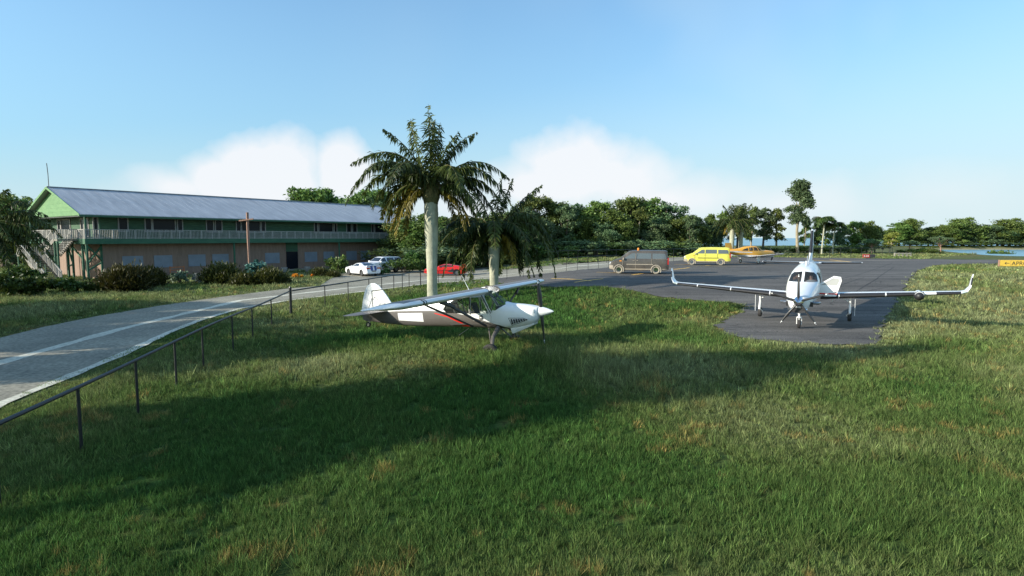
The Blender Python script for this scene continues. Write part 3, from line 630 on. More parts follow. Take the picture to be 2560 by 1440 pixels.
d = part('entrance', M['pane'], (a, wb-.03, .05), (b, wb-.005, 2.35)); part('lintel_panel', M['siding'], (a, wb-.05, 2.36), (b, wb-.005, 3.5))
part('threshold', M['concrete'], (a-3, wb-1.4, -.05), (b+7, wb-.01, .12))
# gable end windows
def gwin(y0, y1, z0, z1, name='window'):
    w = MB(); x = wa; fw = .13
    w.box((x-.07, y0-fw, z0-fw), (x-.005, y0, z1+fw)); w.box((x-.07, y1, z0-fw), (x-.005, y1+fw, z1+fw)); w.box((x-.07, y0, z1), (x-.005, y1, z1+fw)); w.box((x-.09, y0, z0-fw), (x-.005, y1, z0))
    f = w.build(name, M['trim'], bld); part('pane', M['pane'], (x-.02, y0, z0), (x-.004, y1, z1), f)
gwin(4.3, 5.2, 4.3, 6.0); gwin(5.5, 6.2, 4.3, 6.0); gwin(9.2, 11.7, 4.9, 6.0); gwin(12.0, 12.7, 4.9, 6.0)
# ------------------------------------------------------------------ cross, furniture, pots, signs
M['cedar'] = mat('weathered_pink_timber', (.30, .17, .12), .8, var=.25, scale=8)
def at_px(px, py): return G(px, py)
p = G(628, 701); cr = thing('wooden_cross', 'tall weathered wooden cross standing among bushes before the long building', 'cross', p)
s = p[1]/F
mb = MB(); mb.tube([(-.1, 0, -.1), (-.12, 0, 2.6), (-.14, 0, 4.0), (-.13, 0, 6.55)], [.13, .12, .13, .13], 8, noise=.06); mb.build('upright', M['cedar'], cr, True)
mb = MB(); mb.beam((-.88, -.14, 5.75), (.50, -.14, 5.92), .13, .12); mb.build('crossbar', M['cedar'], cr)
def pot(px, py, lab):
    p = G(px, py); o = thing('plant_pot', lab, 'plant pot', p, group='pots beside the entrance')
    mb = MB(); rs = [(.16, 0), (.22, .12), (.30, .35), (.36, .55), (.34, .60), (.37, .64), (.30, .64), (.27, .56)]
    mb.loft([[(r*math.cos(2*PI*k/14), r*math.sin(2*PI*k/14), z) for k in range(14)] for r, z in rs]); mb.build('bowl', M['trim'], o, True)
    mb = MB(); mb.tube([(0, 0, .5), (0, 0, .58)], .28, 12); mb.build('soil', M['interior'], o)
pot(711, 682, 'pale stone pot just left of the dark entrance'); pot(768, 679.5, 'pale stone pot to the right of the dark entrance')
# orange timber bench frame by the wall
p = G(432, 694); o = thing('garden_bench', 'orange timber bench frame behind the pale green shrub', 'bench', p, BTH and math.atan2(BD[1], BD[0]))
M['orangewood'] = mat('orange_timber', (.42, .14, .05), .7, var=.2)
for x in (0, 1.4):
    for y in (0, .5):
        mb = MB(); mb.box((x-.04, y-.04, 0), (x+.04, y+.04, 1.15 if y else .45)); mb.build('leg', M['orangewood'], o)
mb = MB(); mb.box((-.05, -.05, .46), (1.45, .44, .50)); mb.build('seat', M['orangewood'], o)
mb = MB(); mb.box((-.05, .46, 1.0), (1.45, .54, 1.1)); mb.box((.04, .47, .7), (1.36, .53, .78)); mb.build('backrest', M['orangewood'], o)
# airfield signs
M['signy'] = mat('yellow_sign_face', (.78, .50, .07), .5, var=.04); M['signr'] = mat('red_sign_face', (.30, .03, .03), .5, var=.04)
M['signk'] = mat('black_sign_face', (.03, .03, .035), .5)
p = G(2497, 669); k = p[1]/F; o = thing('taxiway_sign', 'yellow board with an arrow and APRON lettering at the right edge of the lawn', 'sign', (p[0], p[1], p[2]), R(-6))
sw = 4.2
for x in (.30, 1.5, 2.7, 3.9):
    mb = MB(); mb.tube([(x, 0, 0), (x, 0, .22)], .04, 8); mb.tube([(x, 0, .005), (x, 0, .03)], .10, 8); mb.build('leg', M['steel'], o)
pan = part('panel', M['signy'], (0, -.09, .14), (sw, .09, .78), o, .02)
part('end_cap', M['cedar'], (-.035, -.1, .12), (-.003, .1, .80), o); part('end_cap', M['cedar'], (sw+.003, -.1, .12), (sw+.035, .1, .80), o)
part('divider', M['cedar'], (1.03, -.097, .16), (1.05, -.092, .76), pan)
def plane_m(x, y, z): return Matrix.Translation((x, y, z)) @ Matrix.Rotation(PI/2, 4, 'X')
text_mesh('APRON', .56, 'lettering', M['line'], pan, plane_m(1.13, -.094, .26), xs=1.08)
mb = MB(); y = -.096; mb.beam((.50, y, .46), (.92, y, .46), .008, .045); mb.beam((.48, y, .46), (.64, y, .58), .008, .045); mb.beam((.48, y, .46), (.64, y, .34), .008, .045); mb.build('arrow', M['line'], pan)
p = G(2157, 645.5); o = thing('runway_sign', 'low red runway sign with white numbers and a black end panel', 'sign', p, R(-8))
q = part('red_panel', M['signr'], (0, -.14, .08), (.92, .14, .60), o, .02); part('black_panel', M['signk'], (.94, -.14, .08), (1.72, .14, .58), o, .02)
text_mesh('5-23', .36, 'lettering', M['bladewhite'], q, plane_m(.06, -.145, .21), xs=1.1)
for x in (.2, .85, 1.5):
    mb = MB(); mb.tube([(x, 0, -.02), (x, 0, .12)], .05, 6); mb.build('leg', M['steel'], o)
# low timber barrier on the right
M['greywood'] = mat('grey_timber', (.30, .28, .22), .85, var=.2)
p0, p1 = G(2237, 641.5), G(2276, 641.5); o = thing('timber_barrier', 'low grey timber rail on short posts under the far bushes', 'barrier', p0)
n = p1-p0
for k in range(5):
    mb = MB(); c = n*k/4; mb.box((c[0]-.12, c[1]-.1, -.05), (c[0]+.12, c[1]+.1, .62)); mb.build('post', M['greywood'], o)
mb = MB(); mb.beam((0, -.14, .52), (n[0], n[1]-.14, .52), .06, .16); mb.build('rail', M['greywood'], o)
# ------------------------------------------------------------------ black pipe fences
def fence(pts, posts, h, label, r=.030, rr=.038, big=()):
    o = thing('pipe_fence', label, 'fence', pts[0])
    base = np.array(pts[0])
    rl = MB()
    for k in range(len(pts)-1):
        a = np.array(pts[k])-base; b = np.array(pts[k+1])-base; n = max(1, int(np.linalg.norm(b-a)/1.5))
        L = [(a+(b-a)*i/n) for i in range(n+1)]
        rl.tube([(q[0], q[1], float(hz(q[0]+base[0], q[1]+base[1]))+h-base[2]) for q in L], rr, 8)
    rl.build('top_rail', M['dkmetal'], o, True)
    for i, q in enumerate(posts):
        q = np.array(q); zz = float(hz(q[0], q[1]))-base[2]; mb = MB(); R_ = .075 if i in big else r
        top = h-.03 if i not in big else h+.18
        mb.tube([(q[0]-base[0], q[1]-base[1], zz-.15), (q[0]-base[0], q[1]-base[1], zz+top)], R_, 8)
        if i in big: mb.ball((q[0]-base[0], q[1]-base[1], zz+top), R_, 8)
        mb.build('post', M['dkmetal'], o, True)
    return o
A0 = np.array([-8.24, 10.8]); A1 = np.array([-11.9, 31.0]); A2 = G(1051, 715)[:2]; A3 = G(1387, 683)[:2]; A4 = G(1545, 669)[:2]
def on_line(px, a, b):
    k = (px-1280)/F; t = (k*a[1]-a[0])/((b-a)[0]-k*(b-a)[1]); return a+(b-a)*t
d = (A0-A1)/np.linalg.norm(A0-A1); Am = A0+d*7.5
ps = [A0+d*4.6, A0+d*2.3]+[on_line(px, A0, A1) for px in (173.6, 324.7, 426, 497, 574, 625, 674)]+[A1]
fence([(*Am, 0.), (*A1, 0.)], ps, 1.27, 'black pipe fence crossing the near lawn beside the road', big=(9,))
ps = [on_line(px, A1, A2) for px in (810, 868.5, 921, 953, 983.5, 1005, 1022, 1051)]
fence([(*(A1+(A2-A1)*.01), 0.), (*A2, 0.)], ps, 1.27, 'black pipe fence behind the small tail of the taildragger aircraft')
ps = [A2+(A3-A2)*k/8 for k in range(8)]
fence([(*A2, 0.), (*A3, 0.)], ps, 1.27, 'black pipe fence seen past the two palm trunks', .022, .026)
ps = [A3+(A4-A3)*k/6 for k in range(7)]
fence([(*A3, 0.), (*A4, 0.)], ps, 1.27, 'thin black pipe fence between the road and the dark van', .018, .018)
q0, q1, q2, q3 = G(1370, 664), G(1540, 657), G(1760, 650), G(2020, 646)
def lin(a, b, n): return [a+(b-a)*k/n for k in range(n+1)]
fence([q0, q1, q2], lin(q0, q1, 7)+lin(q1, q2, 8)[1:], 1.6, 'dark fence under the trees behind the vans', .025, .03)
q4 = G(2230, 644); fence([q3, q4], lin(q3, q4, 8), 1.5, 'dark fence before the palms behind the turboprop tail')
# ------------------------------------------------------------------ vegetation
M['leafA'] = leafmat('broadleaf_foliage', (.022, .050, .013), (.19, .26, .060))
M['leafB'] = leafmat('blue_green_foliage', (.024, .056, .026), (.165, .24, .105))
M['leafC'] = leafmat('yellow_green_foliage', (.10, .13, .02), (.38, .40, .09), (.50, .36, .06))
M['leafD'] = leafmat('olive_bush_foliage', (.010, .016, .004), (.105, .10, .018))
M['leafE'] = leafmat('pale_blue_green_foliage', (.06, .12, .08), (.30, .42, .27))
M['leafF'] = leafmat('grey_foliage', (.12, .13, .11), (.40, .42, .38))
M['leafG'] = leafmat('hedge_foliage', (.016, .042, .008), (.095, .155, .03))
M['leafT'] = leafmat('teal_foliage', (.02, .07, .06), (.10, .24, .20))
M['flower'] = leafmat('orange_flowers', (.50, .20, .01), (.80, .38, .02), transl=.1, objvar=.05)
M['frond'] = leafmat('palm_fronds', (.014, .036, .010), (.105, .155, .034), (.26, .20, .04), transl=.3, objvar=.06)
M['dead'] = leafmat('dry_palm_fronds', (.10, .075, .012), (.34, .22, .035), transl=.3, objvar=.05)
M['bark'] = mat('tree_bark', (.13, .10, .075), .9, var=.35, scale=3)
M['palebark'] = mat('pale_bark', (.32, .27, .18), .9, var=.3, scale=3)
M['palmbark'] = mat('smooth_grey_palm_trunk', (.37, .37, .27), .85, var=.30, scale=2.6, stretch=(1, 1, .5), bump=.35, bscale=16)
M['palmboot'] = mat('fibrous_palm_boots', (.11, .10, .035), .95, var=.5, scale=10, bump=.7, bscale=30)
def crown_np(name, lobes, n, size, m, par, seed=0, flat=.6, clump=.16, bright=0.):
    rng = np.random.default_rng(seed); w = np.array([l[3]*l[4]*l[5] for l in lobes])**.67; w /= w.sum(); Q = []; T = []
    for l, k in zip(lobes, w):
        nk = max(8, int(n*k)); nc = max(6, nk//26)
        d = rng.normal(size=(nc, 3)); d /= np.linalg.norm(d, axis=1)[:, None]; d[:, 2] = np.where(d[:, 2] < -.45, -d[:, 2]*.6, d[:, 2])
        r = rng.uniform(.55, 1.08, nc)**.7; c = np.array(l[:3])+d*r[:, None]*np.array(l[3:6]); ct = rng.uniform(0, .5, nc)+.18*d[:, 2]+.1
        i = rng.integers(0, nc, nk); p = c[i]+rng.normal(size=(nk, 3))*clump*np.array([1, 1, .75])*np.array(l[3:6]).mean()
        s = size*rng.uniform(.5, 1.3, nk); a = rng.normal(size=(nk, 3)); a /= np.linalg.norm(a, axis=1)[:, None]
        b = rng.normal(size=(nk, 3)); b[:, 2] *= flat; b -= a*(a*b).sum(1)[:, None]; b /= np.linalg.norm(b, axis=1)[:, None]
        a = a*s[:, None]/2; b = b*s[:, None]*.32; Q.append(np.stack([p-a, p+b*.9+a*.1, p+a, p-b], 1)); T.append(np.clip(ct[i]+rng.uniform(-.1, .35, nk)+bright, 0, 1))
    Q = np.concatenate(Q); T = np.concatenate(T)
    return np_mesh(name, Q.reshape(-1, 3), np.arange(len(Q)*4).reshape(-1, 4), [m], par, T)
def branches(mb, base, lobes, r0, rnd, n=6):
    top = max(lobes, key=lambda l: l[2])
    pts = [Vector((0, 0, -.2)), Vector((rnd.uniform(-.2, .2), rnd.uniform(-.2, .2), top[2]*.35)), Vector((top[0]*.6, top[1]*.6, top[2]*.75)), Vector(top[:3])]
    mb.tube(pts, [r0*1.15, r0*.85, r0*.5, r0*.15], 7)
    for l in lobes[:n]:
        z = l[2]*rnd.uniform(.35, .6); s = pts[1].lerp(pts[2], max(0, min(1, (z-pts[1].z)/max(.1, pts[2].z-pts[1].z))))
        e = Vector(l[:3]); mb.tube([s, (s+e)/2+Vector((0, 0, -.2)), e], [r0*.38, r0*.26, r0*.1], 5)
def tree_proto(name, kind, seed, m, bark, label='', cat='tree'):
    rnd = random.Random(seed); t = thing(name, label, cat, (0, 0, 0)); lobes = []
    if kind == 'broad':
        for k in range(17):
            a = rnd.uniform(0, 2*PI); r = rnd.uniform(.3, 3.0); z = 1.5+7.2*(k/16)**.9+rnd.uniform(-.3, .3); r = r*(1.1-.06*z); q = rnd.uniform(1.0, 1.75)*(1.15-abs(z-5)*.07); lobes.append((r*math.cos(a), r*math.sin(a), z, q*1.15, q*1.15, q*.85))
        lobes.append((rnd.uniform(-1, 1), 0, 9.1, .9, .9, .75)); lobes.append((rnd.uniform(-2.2, 2.2), rnd.uniform(-1, 1), 8.6, .8, .8, .7)); lobes.append((rnd.uniform(-2.6, 2.6), rnd.uniform(-1, 1), 8.1, .8, .8, .6)); nl, sz = 11000, .38
    elif kind == 'open':
        for k in range(10):
            a = rnd.uniform(0, 2*PI); z = 3.0+k*.65; r = rnd.uniform(.6, 2.3)*(1.2-k*.07); q = rnd.uniform(.7, 1.25); lobes.append((r*math.cos(a), r*math.sin(a), z, q*1.3, q*1.3, q*.65))
        nl, sz = 6500, .34
    elif kind == 'tall':
        for k in range(9):
            a = rnd.uniform(0, 2*PI); z = 7.4+rnd.uniform(-1.0, 1.8); r = rnd.uniform(.1, .9); q = rnd.uniform(.7, 1.0); lobes.append((r*math.cos(a), r*math.sin(a), z, q*1.15, q*1.15, q))
        for x, z in ((1.2, 6.2), (.7, 5.7), (-1.0, 5.9), (1.7, 6.6), (-.5, 5.0), (.9, 4.7), (-1.1, 4.4), (1.3, 4.2)): lobes.append((x, rnd.uniform(-.8, .8), z, 1.0, 1.0, .6))
        nl, sz = 12000, .26
    elif kind == 'umbrella':
        for k in range(9):
            a = rnd.uniform(0, 2*PI); r = rnd.uniform(1.0, 4.6); lobes.append((r*math.cos(a), r*math.sin(a), 8.2+rnd.uniform(-1.3, .8)-.12*r, 1.9, 1.9, .8))
        nl, sz = 4200, .42
    elif kind == 'shrub':
        for k in range(12):
            a = rnd.uniform(0, 2*PI); r = rnd.uniform(.5, 3.6); z = rnd.uniform(1.6, 7.2)*(1-.09*r); q = rnd.uniform(1.4, 2.2); lobes.append((r*math.cos(a), r*math.sin(a), z, q*1.2, q*1.2, q))
        nl, sz = 5200, .50
    mb = MB(); branches(mb, None, lobes, .26 if kind != 'tall' else .2, rnd, 7); mb.build('trunk', bark, t, True)
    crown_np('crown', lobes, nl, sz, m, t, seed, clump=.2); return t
PROTO = {}; USED = set()
for nm, kd, sd_, mm, bk in [('b1', 'broad', 1, 'leafA', 'bark'), ('b2', 'broad', 22, 'leafA', 'bark'), ('b3', 'broad', 5, 'leafB', 'bark'), ('o1', 'open', 4, 'leafA', 'palebark'), ('o2', 'open', 9, 'leafB', 'bark'), ('t1', 'tall', 12, 'leafB', 'palebark'), ('u1', 'umbrella', 3, 'leafB', 'cedar'), ('y1', 'open', 31, 'leafC', 'palebark'), ('s1', 'shrub', 6, 'leafB', 'bark'), ('s2', 'shrub', 8, 'leafA', 'bark'), ('s3', 'shrub', 18, 'leafG', 'bark')]:
    PROTO[nm] = tree_proto({'t': 'tall_tree', 'u': 'spreading_tree', 'y': 'golden_tree', 's': 'shrub'}.get(nm[0], 'broadleaf_tree'), kd, sd_, M[mm], M[bk], 'x', 'shrub' if nm[0] == 's' else 'tree')
def put(kind, px, D, top, label, group=None, wide=1., base=None):
    """stand a tree so that its foot is on the ground D metres out and its crown reaches the height seen in the photograph"""
    x = (px-1280)/F*D*(1.0); zt = HC+(YH-top)/F*D; z = float(hz(x, D)); wide = wide*(1.9 if kind[0] == 's' else 1.25)*((1.8 if kind[0] == 's' else 1.3) if D > 200 else 1); s = (zt-z)/(9.9 if kind[0] not in 'su' else (8.6 if kind[0] == 's' else 9.2)); rz = random.uniform(0, 6.28)
    sc = (s*wide, s*wide, s)
    if kind not in USED:
        USED.add(kind); o = PROTO[kind]; o.location = (x, D, z); o.rotation_euler = (0, 0, rz); o.scale = sc; o['label'] = label
        if group: o['group'] = group
        return o
    return dup(PROTO[kind], (x, D, z), rz, sc, label, group)
def where(px):
    L = [(30, 'left of the green gable'), (200, 'behind the long house, left end'), (700, 'behind the middle of the metal roof'), (790, 'above the far half of the metal roof'), (930, 'behind the far end of the metal roof'), (1060, 'behind the taller palm trunk'), (1180, 'between the two palm crowns'), (1290, 'behind the shorter palm'), (1400, 'just right of the shorter palm'), (1470, 'left of the dark van'), (1600, 'behind the dark van'), (1700, 'between the dark van and the yellow van'), (1770, 'behind the yellow van'), (1880, 'behind the orange aircraft'), (1990, 'left of the turboprop fin'), (2060, 'right of the turboprop fin'), (2140, 'right of the slender palms'), (2230, 'behind the red runway sign'), (2320, 'behind the timber barrier'), (2440, 'across the lagoon, left part'), (2600, 'across the lagoon by the right edge')]
    return min(L, key=lambda t: abs(t[0]-px))[1]
WOOD = [  # kind, column, distance, top row, width
 ('b1', 10, 82, 486, 1.1), ('o1', 62, 80, 500, 1.), ('b2', 110, 92, 535, 1.2), ('b3', 190, 96, 545, 1.2), ('b1', -60, 84, 480, 1.2),
 ('b2', 765, 112, 470, 1.), ('b1', 812, 114, 472, 1.05), ('o1', 735, 116, 492, .9), ('b1', 925, 108, 474, .95), ('b3', 965, 106, 490, 1.0), ('b2', 895, 112, 500, .8),
 ('b2', 1010, 84, 545, 1.1), ('b1', 1070, 82, 535, 1.2), ('b3', 1130, 86, 540, 1.2), ('b1', 1190, 84, 545, 1.2), ('b2', 1250, 88, 530, 1.2), ('b3', 1310, 92, 520, 1.2),
 ('b1', 1335, 100, 497, 1.), ('b2', 1385, 102, 507, 1.), ('o2', 1412, 98, 512, .9), ('b3', 1440, 104, 512, 1.1), ('b1', 1490, 103, 503, 1.05), ('b2', 1530, 101, 510, 1.0), ('b1', 1575, 105, 500, 1.), ('b2', 1622, 106, 497, 1.), ('b3', 1662, 104, 500, 1.05), ('o1', 1592, 100, 510, .8), ('b1', 1705, 104, 532, 1.1), ('b2', 1735, 106, 542, 1.0), ('o2', 1722, 100, 536, .8),
 ('o1', 1768, 110, 528, .8), ('o1', 1800, 112, 520, .75), ('o2', 1842, 114, 512, .8), ('o2', 1905, 116, 517, .8), ('o1', 1940, 116, 524, .8), ('o1', 1875, 118, 516, .65),
 ('o1', 2008, 116, 545, .6), ('o2', 2040, 118, 552, .6), ('o1', 2062, 116, 548, .7), ('b3', 2095, 118, 560, .9), ('b1', 2130, 120, 556, 1.0), ('b2', 2165, 122, 552, 1.0), ('b1', 2185, 124, 566, .8),
 ('b2', 2210, 228, 575, .9), ('b1', 2245, 228, 556, .9), ('b2', 2272, 229, 552, .8), ('b3', 2300, 231, 570, .8), ('b1', 2330, 229, 562, .9), ('b2', 2355, 230, 557, .9), ('b1', 2378, 229, 548, 1.), ('b2', 2405, 232, 546, 1.), ('b1', 2432, 231, 562, .9), ('b3', 2462, 230, 557, 1.1), ('b1', 2490, 232, 556, 1.1), ('b2', 2520, 230, 552, 1.1), ('b3', 2548, 231, 558, 1.), ('b1', 2580, 231, 555, 1.2), ('b2', 2625, 233, 553, 1.2)]
WOOD += [('b3', 1355, 97, 540, 1.1), ('b1', 1425, 99, 545, 1.1), ('b2', 1465, 100, 535, 1.1), ('b3', 1510, 98, 545, 1.1), ('b1', 1555, 100, 545, 1.1), ('b3', 1640, 100, 545, 1.1), ('b1', 1685, 102, 555, 1.1), ('b2', 1750, 104, 560, 1.), ('b3', 1785, 108, 560, .9),
 ('b1', 2225, 231, 570, 1.), ('b3', 2258, 232, 572, 1.), ('b1', 2290, 230, 566, 1.), ('b2', 2318, 231, 574, 1.), ('b3', 2345, 232, 572, 1.), ('b3', 2392, 230, 566, 1.), ('b3', 2420, 231, 570, 1.), ('b1', 2448, 230, 572, 1.), ('b2', 2476, 232, 566, 1.), ('b3', 2505, 230, 568, 1.), ('b1', 2535, 231, 570, 1.), ('b2', 2562, 232, 566, 1.),
 ('b1', 1035, 80, 560, 1.1), ('b3', 1100, 79, 565, 1.1), ('b2', 1160, 80, 570, 1.1), ('b1', 1220, 84, 565, 1.1), ('b2', 1285, 88, 560, 1.1), ('b2', -20, 70, 500, 1.0), ('b3', 35, 72, 520, 1.0)]
seen = {}
for i, (k, px, D, top, wd) in enumerate(WOOD):
    top += random.choice((-7, -3, 0, 4, 9)) if px > 1300 else 0; wd *= .88 if D < 200 and px > 1300 else 1
    kind = {'b1': 'dense dark green tree', 'b2': 'full round crowned tree', 'b3': 'bluish green leafy tree', 'o1': 'loose tree with pale trunk', 'o2': 'open crowned tree with dark trunk'}[k]
    lab = kind+' '+where(px); seen.setdefault(lab, []).append(put(k, px, D, top, lab, None, wd))
put('t1', 1993, 112, 450, 'tallest tree, narrow with a pale trunk, standing left of the turboprop fin', None, .80)
put('y1', 2222, 112, 580, 'golden yellow tree glowing behind the red runway sign', None, 1.05)
put('y1', 2042, 119, 560, 'small light green tree right of the turboprop fin', None, .5)
put('u1', 2178, 113, 598, 'low spreading tree to the left of the golden tree', None, .8)
put('u1', 2350, 112, 592, 'wide spreading tree with a reddish trunk beside the lagoon', None, 1.0)
put('u1', 2270, 114, 602, 'low flat crowned tree to the right of the golden tree', None, .9)
BUSH = [('s3', 1010, 76, 610, 1.3), ('s1', 1075, 76, 600, 1.4), ('s3', 1150, 78, 605, 1.4), ('s2', 1225, 82, 600, 1.4), ('s3', 1300, 88, 598, 1.4), ('s1', 1345, 92, 590, 1.2), ('s2', 1395, 93, 592, 1.2), ('s1', 1440, 95, 588, 1.2), ('s1', 1487, 95, 592, 1.2), ('s3', 1530, 96, 598, 1.1), ('s1', 1572, 98, 590, 1.2), ('s1', 1617, 98, 588, 1.2), ('s2', 1660, 99, 592, 1.1), ('s1', 1690, 100, 594, 1.2), ('s2', 1730, 101, 596, 1.1), ('s1', 1765, 104, 606, 1.2), ('s2', 1800, 106, 612, 1.2),
 ('s2', 1850, 112, 618, 1.3), ('s3', 1885, 113, 622, 1.4), ('s1', 1925, 112, 611, 1.1), ('s1', 1950, 112, 608, 1.1), ('s3', 1982, 114, 610, 1.2), ('s1', 2015, 114, 606, 1.2), ('s3', 2045, 114, 610, 1.2), ('s1', 2080, 115, 606, 1.2), ('s2', 2110, 116, 608, 1.2), ('s3', 2140, 116, 612, 1.2), ('s3', 2295, 113, 618, 1.4), ('s2', 2320, 113, 614, 1.3), ('s3', 2255, 114, 622, 1.2),
 ('s2', 2230, 227, 606, 1.5), ('s1', 2290, 227, 606, 1.5), ('s2', 2345, 227, 605, 1.6), ('s1', 2400, 227, 604, 1.6), ('s2', 2450, 227, 605, 1.6), ('s1', 2500, 227, 603, 1.6), ('s2', 2550, 227, 605, 1.6), ('s1', 2610, 227, 604, 1.6)]
for k, px, D, top, wd in BUSH:
    kind = {'s1': 'dense bluish green bush', 's2': 'dark leafy bush', 's3': 'fresh green bush'}[k]
    lab = kind+' low '+where(px).replace('standing ', ''); seen.setdefault(lab, []).append(put(k, px, D, top, lab, None, wd))
for lab, L in seen.items():
    if len(L) > 1:
        L.sort(key=lambda o: o.location.x/o.location.y)
        for k_, o in enumerate(L): o['label'] = ({2: ['left of two', 'right of two'], 3: ['leftmost of three', 'middle of three', 'rightmost of three']}.get(len(L)) or [['first', 'second', 'third', 'fourth', 'fifth', 'sixth', 'seventh', 'eighth'][q]+' from the left' for q in range(len(L))])[k_]+': '+lab
        for o in L: o['group'] = lab.split(' ', 1)[0]+' growth '+lab.split(' ', 3)[-1]
# trees beyond the left edge of the picture whose long shadows cross the lawn and the road
for i, (k, x, y, h, wd) in enumerate([('b1', -17, 6.9, 8.2, .50), ('t1', -26, 4.6, 14.0, .8), ('t1', -27, 5.6, 16.8, .45), ('t1', -28, 15.0, 12.0, 1.0), ('b2', -30, 12.6, 9.5, .55), ('b2', -43, 15.5, 12.0, .8), ('o1', -41, 22.5, 10.5, .9), ('b1', -50, 25, 12, 1.0), ('b3', -35, 24.0, 8.0, .8), ('b2', -38, 27, 9, .9), ('b1', -29, 18.0, 6.2, .7), ('b3', -34, 15.5, 7.6, .7), ('b2', -33, 20.5, 7.6, .7)]):
    s = h/9.9; o = dup(PROTO[k], (x, y, 0), i*1.3, (s*wd, s*wd, s), 'tree outside the left edge of the view, shading the lawn', 'trees beyond the left edge')
# ---- bushes round the house
def bush(name, px, py, wpx, hpx, m, label, n=900, leaf=.22, kind='round', group=None, cat='bush', D=None):
    p = G(px, py) if D is None else np.array([(px-1280)/F*D, D, 0.]); sc = p[1]/F; w, h = wpx*sc/2*(.88 if kind == 'spiky' else 1), hpx*sc*(.66 if kind == 'spiky' else .85); o = thing(name, label, cat, p, group=group); rnd = random.Random(int(px*7+py))
    lobes = []
    if kind == 'spiky':
        mb = MB()
        Q = []; T = []; rng = np.random.default_rng(int(px)+500); ns = n
        ns = int(ns*1.7); a = rng.uniform(0, 2*PI, ns); el = rng.uniform(.35, 1.5, ns); L = rng.uniform(.55, 1.08, ns); bx = rng.normal(0, w*.35, ns); by = rng.normal(0, w*.35, ns)
        d = np.stack([np.cos(a)*np.cos(el)*w*.8, np.sin(a)*np.cos(el)*w*.8, np.sin(el)*h], -1)*L[:, None]
        b0 = np.stack([bx, by, np.zeros(ns)], -1)
        for s in np.linspace(.2, 1, 9):
            c = b0+d*s; k = rng.normal(0, leaf*.5, (ns, 3)); q = c+k; u = d/np.linalg.norm(d, axis=1)[:, None]; v = rng.normal(size=(ns, 3)); v -= u*(u*v).sum(1)[:, None]; v /= np.linalg.norm(v, axis=1)[:, None]
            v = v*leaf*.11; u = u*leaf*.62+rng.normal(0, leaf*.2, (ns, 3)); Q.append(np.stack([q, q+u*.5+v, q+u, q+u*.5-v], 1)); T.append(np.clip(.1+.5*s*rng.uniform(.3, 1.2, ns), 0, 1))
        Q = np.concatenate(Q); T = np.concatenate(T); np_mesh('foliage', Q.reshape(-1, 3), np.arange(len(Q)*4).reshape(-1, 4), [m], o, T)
    else:
        for k in range(7):
            a = rnd.uniform(0, 6.28); r = rnd.uniform(.1, .62); z = rnd.uniform(.28, .72)*h*(1-.25*r); lobes.append((w*r*math.cos(a), w*r*math.sin(a), z, w*.42, w*.42, h*.30))
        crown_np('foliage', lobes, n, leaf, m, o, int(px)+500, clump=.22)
    mb = MB()
    for k in range(5): a = k*1.26; mb.tube([(0, 0, -.1), (.2*w*math.cos(a), .2*w*math.sin(a), h*.3), (.45*w*math.cos(a), .45*w*math.sin(a), h*.62)], [.05, .035, .015], 5)
    mb.build('stems', M['bark'], o); return o
bush('bush', 318, 726, 100, 74, M['leafD'], 'big dark olive bush nearest the left corner of the house', 900, .5, 'spiky')
bush('bush', 375, 715, 66, 52, M['leafD'], 'dark olive bush joined to the right side of the largest bush', 600, .45, 'spiky')
bush('bush', 285, 720, 56, 46, M['leafD'], 'small dark bush by the green corner post', 400, .4, 'spiky')
bush('bush', 448, 708, 60, 44, M['leafE'], 'pale mint green bush in front of the orange bench', 1300, .26)
bush('bush', 500, 709, 44, 30, M['leafF'], 'greyish white bush between mint bush and olive bush', 900, .2)
bush('bush', 555, 710, 82, 62, M['leafD'], 'olive bush left of the wooden cross', 800, .45, 'spiky')
bush('bush', 645, 702, 72, 64, M['leafT'], 'teal leaved shrub right behind the wooden cross', 900, .34)
bush('bush', 672, 711, 64, 46, M['leafD'], 'yellowish olive bush at the foot of the cross', 800, .4, 'spiky')
bush('bush', 610, 713, 60, 32, M['leafD'], 'low dark bush left of the cross foot', 500, .35, 'spiky')
bush('bush', 700, 708, 40, 28, M['leafD'], 'low olive bush before the left pot', 400, .3, 'spiky')
bush('bush', 845, 686, 60, 60, M['leafA'], 'dark conical bush behind the white sports car nose', 1300, .32)
bush('bush', 800, 692, 36, 26, M['leafD'], 'small bush left of the white sports car', 400, .3, 'spiky')
bush('bush', 833, 693, 34, 18, M['leafD'], 'low bush at the front wheel of the sports car', 300, .25, 'spiky')
bush('bush', 1010, 682, 110, 40, M['leafG'], 'broad green hedge bush hiding the rear of the white sport utility vehicle', 2600, .26)
bush('bush', 1050, 680, 90, 70, M['leafG'], 'tall green hedge bush left of the red car', 2200, .28)
bush('bush', 950, 687, 60, 20, M['leafG'], 'low green bush behind the sports car tail', 900, .2)
for i, (px, py, w, h, lab) in enumerate([(30, 742, 120, 70, 'shrub at the left edge beneath the dark palm'), (100, 738, 100, 58, 'leafy shrub before the foot of the outside stair'), (165, 732, 90, 46, 'leafy shrub in front of the green brace posts'), (222, 728, 70, 34, 'low shrub before the tan corner wall'), (60, 712, 110, 60, 'taller shrub in the dark under the palm fronds'), (-40, 735, 120, 90, 'shrub cut off by the left edge')]):
    bush('shrub', px, py, w, h, M['leafG'], lab, 2200, .28, cat='shrub')
bush('shrub', 2510, 647, 84, 24, M['leafG'], 'low spreading shrub on the lagoon bank above the yellow sign', 1300, .5, cat='shrub')
